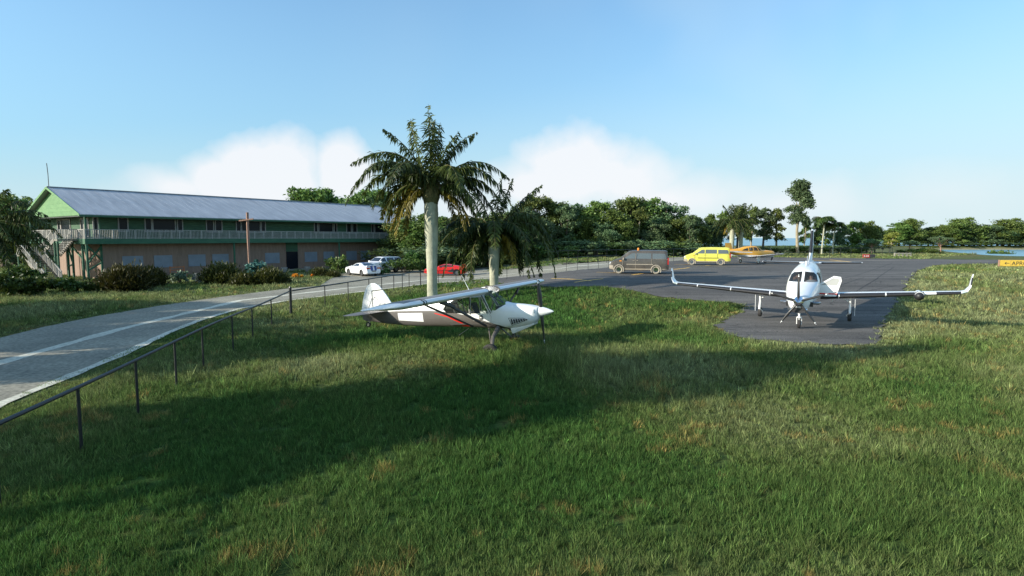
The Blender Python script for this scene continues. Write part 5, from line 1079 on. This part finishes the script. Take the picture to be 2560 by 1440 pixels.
mb = MB(); mb.tube([(.02, .72, 1.62), (.05, .66, 1.62)], .02, 6); mb.build('handle', M['steel'], dr)
bpy.data.meshes.remove(me); bpy.data.meshes.remove(me2)
# ---- white taildragger
CP, CR = Vector((.926, 18.743, 1.715)), (.001, -.063, -.429)
Cm = Matrix.Translation(CP) @ Euler(CR).to_matrix().to_4x4(); off = Vector((1.41, 0, 1.47))
cb = thing('taildragger_aircraft', 'white and taupe high wing aircraft with red swoosh parked on the grass', 'airplane', tuple(Cm @ -off), rot=CR)
secs = [(-.04, .0, .20, .17, .20), (-.14, -.03, .30, .22, .30), (-.35, -.06, .35, .29, .36), (-.7, -.08, .38, .35, .42), (-1.0, -.09, .395, .39, .44), (-1.2, -.09, .40, .44, .45), (-1.45, -.08, .40, .62, .46), (-1.72, -.07, .395, .80, .47), (-2.1, -.05, .39, .82, .47), (-2.8, -.03, .385, .78, .46), (-3.3, -.01, .365, .66, .48), (-3.9, .0, .32, .50, .48), (-4.8, .0, .24, .37, .47), (-5.8, -.0, .155, .27, .41), (-6.6, .0, .08, .20, .33), (-7.05, .0, .03, .12, .25)]
mb = MB(); mb.loft([ring(*s, n=36, e=2.7) for s in interp_sections(secs, .14)]); me = bpy.data.meshes.new('tmp'); me.from_pydata(mb.v, [], mb.f); bm = bmesh.new(); bm.from_mesh(me); bm.normal_update()
LN = [(-7.3, .02), (-5.6, .09), (-4.0, .10), (-3.1, .05), (-2.4, -.10), (-1.8, -.27), (-1.3, -.42), (-.95, -.56)]
for a, b in zip(LN[:-1], LN[1:]):
    for f in region(bm, [a, b, (b[0], -1.2), (a[0], -1.2)]): f.material_index = 1
for f in region(bm, [(-5.50, .02), (-4.38, .03), (-4.36, -.29), (-5.48, -.245)], pred=lambda c: abs(c.y) > .08): f.material_index = 0
for pl in ([(-3.85, .03), (-3.1, -.10), (-3.3, -.12), (-3.85, .0)], [(-3.1, -.10), (-2.55, -.33), (-2.75, -.37), (-3.3, -.12)], [(-2.75, -.37), (-2.50, -.42), (-2.58, -.56), (-2.85, -.46)]):
    for f in region(bm, pl): f.material_index = 2
for pl in ([(-2.15, -.205), (-1.55, -.39), (-1.55, -.45), (-2.15, -.235)], [(-1.55, -.39), (-1.0, -.56), (-1.0, -.60), (-1.55, -.45)]):
    for f in region(bm, pl): f.material_index = 3
bm.normal_update()
panes(bm, [[(-1.12, .28), (-1.70, .80), (-1.88, .60), (-1.58, .02)]], 'windshield', M['glass'], cb, (0, 2), lambda c: c.z > .02)
panes(bm, [[(-1.68, .0), (-1.98, .54), (-2.36, .54), (-2.36, .0)]], 'side_window', M['glass'], cb, (0, 2), side := (lambda c: abs(c.y) > .25))
panes(bm, [[(-2.44, .0), (-2.44, .54), (-2.95, .50), (-3.35, .32), (-3.48, .15), (-3.32, .02)]], 'side_window', M['glass'], cb, (0, 2), side)
bm_build('fuselage', bm, [M['cubwhite'], M['cubgrey'], M['red'], M['line']], cb)
mb = MB()
for s in (-1, 1): mb.tube([(-1.62, s*.385, -.0), (-1.93, s*.38, .60)], .022, 6); mb.tube([(-2.40, s*.392, -.02), (-2.40, s*.385, .6)], .025, 6)
mb.tube([(-2.5, -.36, .0), (-3.1, 0, .5), (-2.5, .36, .0)], .015, 6); mb.tube([(-2.9, .3, .0), (-2.6, -.3, .55)], .015, 6); mb.tube([(-1.3, 0, .30), (-1.72, .25, .62)], .015, 6); mb.tube([(-1.3, 0, .30), (-1.72, -.25, .62)], .015, 6); mb.build('cabin_tubes', M['blade'], cb)
for x in (-2.15, -2.9):
    mb = MB(); mb.box((x-.22, -.22, -.25), (x+.2, .22, -.12)); mb.prism([(x-.2, -.2, -.15), (x-.12, -.2, -.15), (x-.28, -.2, .34), (x-.34, -.2, .34)], (0, .4, 0)); mb.build('seat', M['interior'], cb, bevel=.03)
mb = MB(); mb.box((-1.45, -.34, -.1), (-1.38, .34, .22)); mb.box((-3.2, -.34, -.38), (-1.3, .34, -.34)); mb.build('instrument_panel', M['interior'], cb)
# wing
M['wingtop'] = mat('grey_wing_skin', (.20, .20, .20), .55, var=.3, scale=30)
for s in (-1, 1):
    a = (-1.62, s*.41, .74, 1.62, .165, 0, 1); b = (-1.68, s*4.65, .74, 1.60, .155, 0, 1); c1 = (-1.74, s*4.92, .735, 1.48, .13, 0, 1); c2 = (-1.92, s*5.10, .72, 1.2, .085, 0, 1); c3 = (-2.2, s*5.19, .70, .7, .05, 0, 1)
    w = wing_part('wing', [a, lerp_st(a, b, .5), b, c1, c2, c3], M['cubwhite'], cb, n=13, inc=.06)
    w.data.materials.append(M['wingtop']); me_ = w.data
    for p in me_.polygons:
        if p.center.z > .74+.05-.06*(-1.65-p.center.x) and p.center.x < -1.80 and abs(p.center.y) < 4.9: p.material_index = 1
    mb = MB()
    for t0, t1 in ((.885, .90), (.86, .868)): mb.loft([foil(lerp_st(a, b, t), f1=.16, off=.004, inc=.06) for t in (t0, t1)])
    mb.build('wing_light_band', M['line'], w, True)
    mb = MB(); mb.loft([foil(lerp_st(a, b, t), f1=.35, off=.004) for t in (.0, .006)]); mb.build('root_seal', M['black'], w, True)
    mb = MB(); mb.tube([(-1.8, s*.40, -.42), (-1.95, s*2.75, .62)], .045, 8, sx=.55); mb.tube([(-1.86, s*2.3, .42), (-2.0, s*2.85, .66)], [.05, .09], 8, sx=.6); ms = mb.build('wing_strut', M['line'], cb, True)
    mb = MB(); mb.tube([(-2.3, s*.40, -.44), (-2.75, s*2.8, .62)], .035, 8, sx=.6); mb.build('wing_strut', M['line'], cb, True)
    mb = MB(); mb.tube([(-1.88, s*1.65, .12), (-1.98, s*1.65, .66)], .014, 6); mb.tube([(-2.55, s*1.65, .12), (-2.6, s*1.65, .66)], .014, 6); mb.build('jury_strut', M['line'], cb)
    # gear
    g = MB(); g.tube([(-1.4, s*.34, -.50), (-1.38, s*.78, -.72), (-1.40, s*.88, -1.16)], [.10, .07, .055], 8, sx=.8); g.tube([(-1.75, s*.34, -.5), (-1.42, s*.86, -1.05)], .025, 6); g.beam((-1.40, s*.90, -1.18), (-1.40, s*1.02, -1.2), .05, .05)
    gg = g.build('main_gear', M['cubgrey'], cb, True); wheel('tyre', (-1.41, s*1.0, -1.19), .275, .22, gg, rr=.36)
    # tailplane
    a2 = (-5.95, s*.06, .10, 1.15, .05, 0, 1); wing_part('tailplane', [a2, (-6.15, s*.9, .09, .92, .045, 0, 1), (-6.35, s*1.42, .08, .62, .04, 0, 1), (-6.55, s*1.48, .08, .30, .03, 0, 1)], M['cubgrey'], cb)
# fin and rudder
M['finwhite'] = M['cubwhite']
def plate(name, poly, m, par, t=.05):
    mb = MB(); mb.prism([(x, -t/2, z) for x, z in poly], (0, t, 0)); return mb.build(name, m, par, bevel=.012)
fin = plate('fin', [(-5.45, .22), (-5.85, .34), (-6.02, .60), (-6.22, .86), (-6.70, .82), (-6.70, .10), (-5.6, .10)], M['cubwhite'], cb)
rud = plate('rudder', [(-6.73, .05), (-6.73, .85), (-6.25, .89), (-6.38, 1.03), (-6.55, 1.12), (-6.74, 1.13), (-6.92, 1.03), (-7.05, .84), (-7.18, .45), (-7.26, .10), (-7.22, -.22), (-6.95, -.30)], M['cubwhite'], cb)
mb = MB(); mb.prism([(-6.72, -.032, .03), (-7.24, -.032, .06), (-7.21, -.032, -.24), (-6.95, -.032, -.31), (-6.73, -.032, -.28)], (0, .064, 0)); mb.build('rudder_foot', M['cubgrey'], rud)
def ribbon(name, pts, w, y, m, par, closed=False):
    mb = MB(); pts = pts+([pts[0]] if closed else [])
    for a, b in zip(pts[:-1], pts[1:]): mb.beam((a[0], y, a[1]), (b[0], y, b[1]), .006, w, up=(0, 0, 1) if abs(b[0]-a[0]) > .02 else (1, 0, 0))
    return mb.build(name, m, par)
for y in (-.031, .031):
    ribbon('hinge_line', [(-6.715, .06), (-6.715, .84), (-6.2, .875)], .018, y, M['line'], fin)
    ribbon('mountain_line', [(-6.95, .14), (-6.80, .42), (-6.73, .58), (-6.66, .52), (-6.60, .62), (-6.45, .50)], .012, y, M['line'], rud)
    ribbon('mountain_mark', [(-6.58, .50), (-6.52, .50)], .014, y, M['red'], fin); ribbon('small_mark', [(-6.36, .27), (-6.28, .27)], .014, y, M['red'], fin)
text_mesh('XCUB', .12, 'lettering', M['steel'], fin, Matrix.Translation((-6.44, -.031, .30)) @ Matrix.Rotation(PI/2, 4, 'X'))
# spinner and two blade propeller
pr = bpy.data.objects.new('propeller', None); COL.objects.link(pr); pr.parent = cb
mb = MB(); mb.loft([[(x, r*math.cos(2*PI*k/24), r*math.sin(2*PI*k/24)) for k in range(24)] for x, r in [(.46, .006), (.40, .045), (.25, .105), (.08, .155), (-.03, .175)]]); mb.build('spinner', M['cubwhite'], pr, True)
for k in (0, 1):
    b = blade(R(-7)+PI*k, .12, 1.06, .19, pr, M['blade'], True, .18, .03, tw=.5)
# cowl details: intakes, louvres, scoop, emblem, panel lines
for s in (-1, 1):
    mb = MB(); mb.loft([[(x, s*.215+a*math.cos(t), .02+b*math.sin(t)) for t in [2*PI*k/14 for k in range(14)]] for x, a, b in [(-.115, .075, .095), (-.105, .03, .04)]]); mb.build('air_inlet', M['black'], cb)
    q = bpy.data.objects.new('louvre_panel', None); COL.objects.link(q); q.parent = cb
    ribbon('panel_outline', [(-.98, -.16), (-.45, -.16), (-.30, -.22), (-.86, -.40)], .012, s*.397, M['line'], q, True)
    for j in range(7):
        x = -.90+.085*j; mb = MB(); mb.prism([(x, s*.372, -.19), (x+.045, s*.372, -.19), (x+.075, s*.365, -.36+.022*j), (x+.03, s*.365, -.36+.022*j)], (0, s*.035, 0)); mb.build('louvre', M['line'], q)
    mb = MB(); mb.tube([(-1.98, s*.39, -.13), (-1.98, s*.412, -.13)], .075, 16); em = mb.build('emblem', M['line'], cb)
    mb = MB(); mb.beam((-2.04, s*.414, -.125), (-1.92, s*.414, -.125), .004, .022); mb.prism([(-2.0, s*.416, -.13), (-1.96, s*.416, -.13), (-1.98, s*.416, -.18)], (0, s*.004, 0)); mb.build('emblem_bird', M['bladewhite'], em)
    ribbon('door_outline', [(-1.66, -.03), (-1.60, -.10), (-1.62, -.30), (-2.3, -.24)], .010, s*.408, M['steel'], cb)
mb = MB(); mb.prism([(-.18, -.16, -.30), (-.72, -.2, -.48), (-1.04, -.2, -.52), (-.98, -.16, -.72), (-.90, -.16, -.70), (-.55, -.16, -.56), (-.2, -.14, -.42)], (0, .36, 0)); mb.build('lower_cowl_scoop', M['cubwhite'], cb, bevel=.03)
mb = MB(); mb.tube([(-.9, .1, -.55), (-.95, .12, -.82)], .035, 8); mb.build('exhaust', M['steel'], cb)
mb = MB(); mb.tube([(-2.6, 0, .78), (-2.85, 0, 1.28)], [.012, .006], 6); mb.tube([(-2.6, 0, .76), (-2.62, 0, .80)], .03, 6); mb.build('antenna', M['bladewhite'], cb)
g = MB(); g.tube([(-6.8, 0, -.2), (-6.98, 0, -.36)], .025, 6); gg = g.build('tail_gear', M['steel'], cb); wheel('tyre', (-7.0, 0, -.42), .10, .07, gg)
mb = MB(); mb.beam((-2.55, -.28, -.52), (-2.75, -.62, -.70), .02, .008); mb.build('step', M['steel'], cb)
shift(cb, off)
# ---- orange low wing aircraft behind the yellow van
p = G(1882, 660); oz = thing('light_aircraft', 'orange and white low wing light aircraft with its tail hidden by the yellow van', 'airplane', (p[0], p[1]+.8, p[2]+.03), R(19))
M['orange'] = mat('orange_paint', (.86, .40, .04), .35, coat=.3)
secs = [(3.35, 1.10, .22, .25, .30), (3.2, 1.10, .42, .36, .38), (2.4, 1.10, .50, .46, .42), (1.5, 1.12, .55, .50, .45), (1.15, 1.14, .56, .62, .46), (.75, 1.16, .56, .86, .47), (.0, 1.18, .56, .90, .47), (-.9, 1.20, .52, .80, .44), (-1.7, 1.25, .44, .58, .38), (-2.7, 1.36, .26, .36, .26), (-3.6, 1.48, .10, .18, .14)]
mb = MB(); mb.loft([ring(*s, n=28, e=2.6) for s in interp_sections(secs, .2)]); me.clear_geometry(); me.from_pydata(mb.v, [], mb.f); bm = bmesh.new(); bm.from_mesh(me); bm.normal_update()
for f in region(bm, [(-5, .2), (-5, 1.1), (0, 1.0), (3.5, .92), (3.5, .2)]): f.material_index = 1
for f in region(bm, [(-4.8, 1.42), (-4.8, 1.52), (-.2, 1.36), (-.2, 1.28)]): f.material_index = 1
bm.normal_update(); sd_ = lambda c: abs(c.y) > .3
panes(bm, [[(1.2, 1.55), (.72, 1.98), (.62, 1.90), (.80, 1.5)]], 'windshield', M['dkglass'], oz, (0, 2), lambda c: c.z > 1.5)
for pl in ([(.66, 1.52), (.50, 1.92), (.02, 1.95), (.02, 1.52)], [(-.06, 1.52), (-.06, 1.95), (-.62, 1.88), (-.62, 1.52)], [(-.74, 1.52), (-.74, 1.86), (-1.3, 1.72), (-1.6, 1.55)]): panes(bm, [pl], 'side_window', M['dkglass'], oz, (0, 2), sd_)
bm_build('fuselage', bm, [M['orange'], M['cubwhite']], oz)
for s in (-1, 1):
    wing_part('wing', [(1.05, s*.45, .78, 2.0, .16, 0, 1), (.35, s*4.9, 1.25, 1.1, .12, 0, 1), (.1, s*5.05, 1.28, .7, .05, 0, 1)], M['cubwhite'], oz); wing_part('tailplane', [(-2.7, s*.15, 1.48, .9, .09, 0, 1), (-2.9, s*1.8, 1.5, .6, .08, 0, 1)], M['cubwhite'], oz)
    g = MB(); g.tube([(-.15, s*1.5, .8), (-.15, s*1.5, .25)], .045, 8); g.box((-.42, s*1.58-.01, .33), (.05, s*1.58+.01, .85)); gg = g.build('main_gear', M['cubwhite'], oz); wheel('tyre', (-.15, s*1.48, .22), .21, .14, gg)
wing_part('fin', [(-2.5, 0, 1.6, 1.15, .07, 1, 0), (-2.85, 0, 2.45, .85, .07, 1, 0)], M['orange'], oz)
g = MB(); g.tube([(2.2, 0, .8), (2.25, 0, .2)], .04, 8); gg = g.build('nose_gear', M['cubwhite'], oz); wheel('tyre', (2.25, 0, .2), .19, .13, gg)
pr = bpy.data.objects.new('propeller', None); COL.objects.link(pr); pr.parent = oz
mb = MB(); mb.loft([[(x, r*math.cos(2*PI*k/14), 1.12+r*math.sin(2*PI*k/14)) for k in range(14)] for x, r in [(3.78, .01), (3.65, .07), (3.4, .15), (3.33, .16)]]); mb.build('spinner', M['chrome'], pr, True)
for k in range(3): b = blade(R(40)+k*2*PI/3, .12, 1.0, .17, pr, M['blade'], None); b.location = (3.42, 0, 1.12)
mb = MB(); mb.box((2.55, -.535, 1.02), (2.95, -.49, 1.14)); mb.build('cowl_gill', M['line'], oz)
bpy.data.meshes.remove(me)
# ------------------------------------------------------------------ cars and vans
M['dust'] = mat('dusty_plastic', (.33, .29, .23), .85, var=.15, scale=6); M['dusttyre'] = mat('dusty_tyre', (.30, .27, .21), .9, var=.2, scale=9)
M['vandark'] = mat('dark_brown_van_paint', (.075, .066, .056), .38, var=.25, scale=1.2, coat=.3); M['vanyel'] = mat('yellow_van_paint', (.68, .64, .09), .4, var=.05, scale=2, coat=.2)
M['carwhite'] = mat('white_car_paint', (.78, .78, .78), .25, coat=.5); M['carred'] = mat('red_car_paint', (.60, .012, .012), .25, coat=.5); M['blue'] = mat('blue_stripe', (.02, .05, .25), .3)
M['amber'] = mat('amber_lens', (.80, .28, .03), .3); M['taillight'] = mat('red_lens', (.35, .02, .02), .2); M['headlight'] = mat('headlamp_lens', (.55, .57, .60), .1, spec=.8)
M['vanglass'] = mat('grey_reflecting_window', (.10, .12, .12), .12, spec=.9)
def car(name, label, cat, loc, yaw, paint, top, zb, belt, W, Wr, wheels, wr, win, screens=(), clad=None, glass=None, tyre=None, rim=None, group=None, ww=.22, plan=None, sills=None, hood=1.0, stripes=None):
    """body lofted from its side profile; x forward, origin on the ground under the middle"""
    o = thing(name, label, cat, loc, yaw, group); xs = sorted({round(v, 3) for v in list(np.linspace(top[-1][0], top[0][0], 34))}, reverse=True); top_ = sorted(top)
    X0, X1 = top_[0][0], top_[-1][0]; rings = []
    for x in xs:
        zt = prof(top_, x); e = min((X1-x), (x-X0)); f = 1-(.13*max(0, 1-e/.5)**2); w = W*f; bz = zb+.10*max(0, 1-e/.35)
        zw = min(belt, zt-.06); k = max(0, min(1, (zt-belt)/.45)); wt = w+(Wr*f-w)*k if zt > belt else w*.93
        zs = zt-.07-.05*k
        half = [(0, bz), (w*.82, bz), (w*.95, bz+.06), (w*.99, bz+.18), (w, (bz+zw)/2), (w*.985, zw)]
        for q in (.33, .66, 1.): half.append((w*.985+(wt-w*.985)*q, zw+(zs-zw)*q))
        half += [(wt-.05, zt-.025), (wt-.16, zt), (wt*.4, zt+.01), (0, zt+.015)]
        rings.append([(x, y, z) for y, z in half]+[(x, -y, z) for y, z in half[-2:0:-1]])
    mb = MB(); mb.loft(rings); t = bpy.data.meshes.new('t'); t.from_pydata(mb.v, [], mb.f); bm = bmesh.new(); bm.from_mesh(t); bpy.data.meshes.remove(t); bm.normal_update()
    if clad:
        for f in region(bm, [(X0-.2, zb-.1), (X1+.2, zb-.1), (X1+.2, zb+.17), (X0-.2, zb+.17)]): f.material_index = 1
        for a, b in ((X1-.42, X1+.1),):
            for f in region(bm, [(a, zb-.1), (b, zb-.1), (b, zb+.42), (a+.1, zb+.42)]): f.material_index = 1
    for s, (y0, y1) in enumerate(stripes or []):
        for f in region(bm, [(X0-.2, y0), (X1+.2, y0), (X1+.2, y1), (X0-.2, y1)], (0, 1), lambda c: c.z > zb+.3): f.material_index = 2
    bm.normal_update(); sd = lambda c: abs(c.y) > Wr*.72
    for pl in win: panes(bm, [pl], 'side_window', glass or M['carglass'], o, (0, 2), sd)
    for ax, pl, lo, hi, nm in screens: panes(bm, [pl], nm, glass or M['carglass'], o, ax, (lambda lo, hi: (lambda c: lo < c.x < hi and c.z > belt-.08))(lo, hi))
    for wx in wheels:
        cir = [(wx+wr*1.17*math.cos(t_), wr*1.0+wr*1.17*math.sin(t_)) for t_ in np.linspace(0, 2*PI, 19)[:-1]]
        fs = region(bm, cir, (0, 2), lambda c: abs(c.y) > W*.55); bmesh.ops.delete(bm, geom=fs, context='FACES')
    bm_build('body', bm, [paint, clad or paint, M['blue']], o, True, 35)
    for wx in wheels:
        for s in (-1, 1):
            mb = MB(); n = 16; rr = wr*1.19
            mb.loft([[(wx+rr*math.cos(a), s*yy, wr+rr*math.sin(a)) for a in np.linspace(-.35, PI+.35, n)] for yy in (W*.55, W*.965)], cap=False); mb.f.pop() if False else None
            mb.build('wheel_arch', M['line'], o, True)
            wheel('wheel', (wx, s*(W-ww*.55), wr), wr, ww, o, tyre, rim, rr=.55)
    if clad:
        for wx in wheels:
            for s in (-1, 1):
                mb = MB(); mb.tube([(wx+wr*1.2*math.cos(a), s*W*1.0, wr+wr*1.2*math.sin(a)) for a in np.linspace(-.5, PI+.5, 15)], .045, 6); mb.build('arch_trim', clad, o, True)
    return o
VT = [(2.45, .78), (2.42, .92), (2.30, 1.02), (1.95, 1.16), (1.62, 1.28), (1.30, 1.52), (.98, 1.78), (.86, 1.88), (.55, 1.955), (-.5, 1.985), (-2.2, 1.96), (-2.34, 1.90), (-2.44, 1.55), (-2.47, .9)]
VW = [[(1.22, 1.28), (1.10, 1.36), (.84, 1.70), (.72, 1.72), (.28, 1.72), (.28, 1.28)], [(.18, 1.28), (.18, 1.73), (-1.02, 1.73), (-1.02, 1.28)], [(-1.14, 1.28), (-1.14, 1.72), (-2.12, 1.70), (-2.24, 1.5), (-2.26, 1.28)]]
def van(label, px, py, paint, dark):
    p = G(px, py); o = car('parked_van', label, 'van', (p[0], p[1]+.8, p[2]+.035), R(165.5), paint, VT, .28, 1.22, .95, .80, (1.62, -1.45), .335, VW, [((1, 2), [(-.72, 1.30), (.72, 1.30), (.64, 1.84), (-.64, 1.84)], .8, 1.9, 'windshield'), ((1, 2), [(-.7, 1.3), (.7, 1.3), (.62, 1.8), (-.62, 1.8)], -2.6, -2.3, 'rear_window')], M['dust'], M['vanglass'], M['dusttyre'], M['chrome'])
    for s in (-1, 1):
        mb = MB(); mb.beam((1.0, s*.965, .80), (-1.2, s*.965, .80), .03, .06); mb.build('rub_strip', M['dust'] if dark else M['line'], o)
        mb = MB(); mb.beam((-1.1, s*.962, 1.25), (-2.4, s*.95, 1.25), .012, .015); mb.beam((.24, s*.958, .45), (.24, s*.955, 1.72), .012, .02, up=(1, 0, 0)); mb.beam((1.32, s*.96, .7), (1.32, s*.95, 1.25), .012, .02, up=(1, 0, 0)); mb.beam((-1.08, s*.958, .8), (-1.08, s*.955, 1.3), .012, .02, up=(1, 0, 0)); mb.build('door_seam', M['dust'] if dark else M['line'], o)
        mb = MB(); mb.ball((1.24, s*1.04, 1.27), .11, 10, sc=(.6, .8, 1.1)); mb.tube([(1.24, s*.9, 1.22), (1.24, s*1.0, 1.24)], .03, 6); mb.build('wing_mirror', M['dust'] if dark else M['trim'], o, True)
        mb = MB(); mb.ball((2.30, s*.70, .86), .15, 12, sc=(.9, .9, .8)); mb.build('headlight', M['headlight'], o, True)
        mb = MB(); mb.box((1.40, s*.945-.02, 1.05), (1.58, s*.945+.02, 1.12)); mb.build('indicator', M['amber'] if dark else M['orange'], o)
        mb = MB(); mb.box((-2.47, s*.82-.09, .80), (-2.36, s*.82+.09, 1.35)); mb.build('taillight', M['taillight'], o)
        mb = MB()
        for x in (.40, .10): mb.box((x-.08, s*.95-.03, 1.12), (x+.08, s*.95+.03, 1.15))
        mb.build('door_handle', M['dust'] if dark else paint, o)
    mb = MB(); mb.box((2.34, -.4, .62), (2.46, .4, .80)); mb.build('grille', M['line'], o)
    return o, p
dv, p = van('dark brown van with dusty wheels and a small orange roof beacon', 1602, 685.5, M['vandark'], True)
mb = MB(); mb.tube([(.05, .35, 1.97), (.05, .35, 2.03)], .10, 10); mb.ball((.05, .35, 2.10), .09, 10, sc=(1, 1, 1.2)); mb.build('roof_beacon', M['amber'], dv, True)
yv, p = van('yellow van parked in front of the orange aircraft', 1772, 663.5, M['vanyel'], False)
# white coupe with blue stripes, seen from behind
ST = [(2.38, .62), (2.30, .78), (1.9, .92), (1.1, 1.02), (.75, 1.06), (.15, 1.34), (-.35, 1.40), (-.9, 1.34), (-1.55, 1.14), (-1.85, 1.10), (-2.25, 1.10), (-2.36, 1.02), (-2.40, .6)]
p = G(897, 691); sc_ = car('sports_car', 'white coupe with two dark blue stripes over its tail', 'car', (p[0], p[1]+1.6, p[2]+.02), R(134), M['carwhite'], ST, .20, .98, .93, .66, (1.42, -1.35), .34, [[(.62, 1.04), (.10, 1.28), (-.35, 1.32), (-.62, 1.26), (-.72, 1.06)]], [((0, 1), [(-.85, -.56), (-.85, .56), (-1.62, .66), (-1.62, -.66)], -1.7, -.8, 'rear_window'), ((0, 1), [(.72, -.7), (.72, .7), (.16, .6), (.16, -.6)], .1, .8, 'windshield')], None, M['carglass'], None, M['bladegrey'], stripes=[(-.36, -.08), (.08, .36)])
for s in (-1, 1):
    mb = MB(); mb.box((-2.41, s*.62-.20, .80), (-2.30, s*.62+.20, .94)); mb.build('taillight', M['taillight'], sc_); mb = MB(); mb.box((-2.415, s*.56-.06, .82), (-2.30, s*.56+.06, .92)); mb.build('indicator', M['amber'], sc_)
    mb = MB(); mb.ball((.55, s*.98, 1.06), .09, 8, sc=(.7, 1, .8)); mb.build('wing_mirror', M['carwhite'], sc_, True)
    mb = MB(); mb.tube([(-2.30, s*.5, .30), (-2.43, s*.5, .29)], .05, 10); mb.build('exhaust_pipe', M['steel'], sc_)
    mb = MB(); mb.ball((2.2, s*.62, .72), .13, 10, sc=(.8, 1.2, .7)); mb.build('headlight', M['headlight'], sc_, True)
mb = MB(); mb.box((-2.415, -.26, .48), (-2.39, .26, .62)); mb.build('number_plate', M['trim'], sc_); mb = MB(); mb.box((-2.38, -.72, .20), (-2.2, .72, .34)); mb.build('diffuser', M['line'], sc_)
mb = MB(); mb.prism([(-2.1, -.8, 1.11), (-2.36, -.8, 1.16), (-2.38, -.8, 1.12), (-2.1, -.8, 1.09)], (0, 1.6, 0)); mb.build('spoiler', M['carwhite'], sc_)
# white sport utility vehicle in the shade
UT = [(2.55, .80), (2.50, 1.10), (2.3, 1.18), (1.25, 1.26), (1.05, 1.32), (.45, 1.78), (.15, 1.86), (-1.2, 1.90), (-2.2, 1.84), (-2.42, 1.55), (-2.58, 1.15), (-2.6, .7)]
p = G(958, 688); uv = car('sport_utility_vehicle', 'white sport utility vehicle in the shade of the house beyond the sports car', 'car', (p[0]-1.3, p[1]+5.0, 0.02), R(-129), M['carwhite'], UT, .30, 1.22, 1.0, .78, (1.6, -1.45), .40, [[(.95, 1.30), (.42, 1.72), (.10, 1.76), (-.05, 1.30)], [(-.13, 1.30), (-.13, 1.76), (-1.15, 1.76), (-1.15, 1.30)], [(-1.3, 1.30), (-1.3, 1.76), (-2.1, 1.74), (-2.35, 1.5), (-2.35, 1.30)]], [((0, 1), [(1.02, -.78), (1.02, .78), (.45, .66), (.45, -.66)], .4, 1.1, 'windshield')], None, M['carglass'], None, M['steel'], ww=.26)
for s in (-1, 1):
    mb = MB(); mb.box((2.38, s*.76-.18, .92), (2.55, s*.76+.18, 1.10)); mb.build('headlight', M['headlight'], uv, bevel=.03); mb = MB(); mb.box((.80, s*1.10-.12, 1.24), (.98, s*1.10+.12, 1.42)); mb.build('wing_mirror', M['carwhite'], uv, bevel=.03)
    mb = MB(); mb.beam((.6, s*.70, 1.90), (-2.0, s*.70, 1.92), .04, .05); mb.build('roof_rail', M['blade'], uv)
mb = MB(); mb.box((2.48, -.56, .82), (2.56, .56, 1.10)); mb.build('grille', M['bladegrey'], uv); mb = MB(); mb.box((2.56, -.55, .95), (2.58, .55, .98)); mb.build('grille_bar', M['chrome'], uv); mb = MB(); mb.box((2.45, -.7, .42), (2.60, .7, .62)); mb.build('bumper_insert', M['line'], uv)
# red car behind the palm trunk
RT = [(2.3, .58), (2.22, .72), (1.6, .86), (.95, .95), (.3, 1.20), (-.2, 1.24), (-.9, 1.16), (-1.7, 1.06), (-2.15, 1.04), (-2.25, .9), (-2.28, .55)]
p = G(1113, 690); rc = car('sports_car', 'low red sports car partly hidden by the taller palm trunk and drooping fronds', 'car', (p[0], p[1]+1.0, p[2]+.02), R(176), M['carred'], RT, .18, .90, .96, .66, (1.40, -1.30), .34, [[(.85, .96), (.28, 1.14), (-.2, 1.17), (-.85, 1.10), (-1.0, .97)]], [((0, 1), [(.90, -.7), (.90, .7), (.32, .6), (.32, -.6)], .25, 1.0, 'windshield'), ((0, 1), [(-.9, -.56), (-.9, .56), (-1.65, .5), (-1.65, -.5)], -1.7, -.85, 'rear_window')], None, M['carglass'], None, M['bladegrey'])
for s in (-1, 1):
    mb = MB(); mb.prism([(-1.0, s*.97, .35), (-.3, s*.97, .45), (-.9, s*.97, .82)], (0, s*.02, 0)); mb.build('side_intake', M['line'], rc); mb = MB(); mb.ball((2.0, s*.7, .72), .12, 8, sc=(1, 1, .5)); mb.build('headlight', M['headlight'], rc, True)
    mb = MB(); mb.ball((.6, s*1.0, 1.0), .08, 8); mb.build('wing_mirror', M['carred'], rc, True)
mb = MB(); mb.prism([(-1.85, -.85, 1.22), (-2.2, -.85, 1.27), (-2.22, -.85, 1.23), (-1.9, -.85, 1.19)], (0, 1.7, 0)); mb.box((-2.05, -.7, 1.02), (-2.0, -.66, 1.22)); mb.box((-2.05, .66, 1.02), (-2.0, .7, 1.22)); mb.build('spoiler', M['carred'], rc)
for nm in [k for k in PROTO if k not in USED]:
    for c in list(PROTO[nm].children): bpy.data.objects.remove(c)
    bpy.data.objects.remove(PROTO[nm])
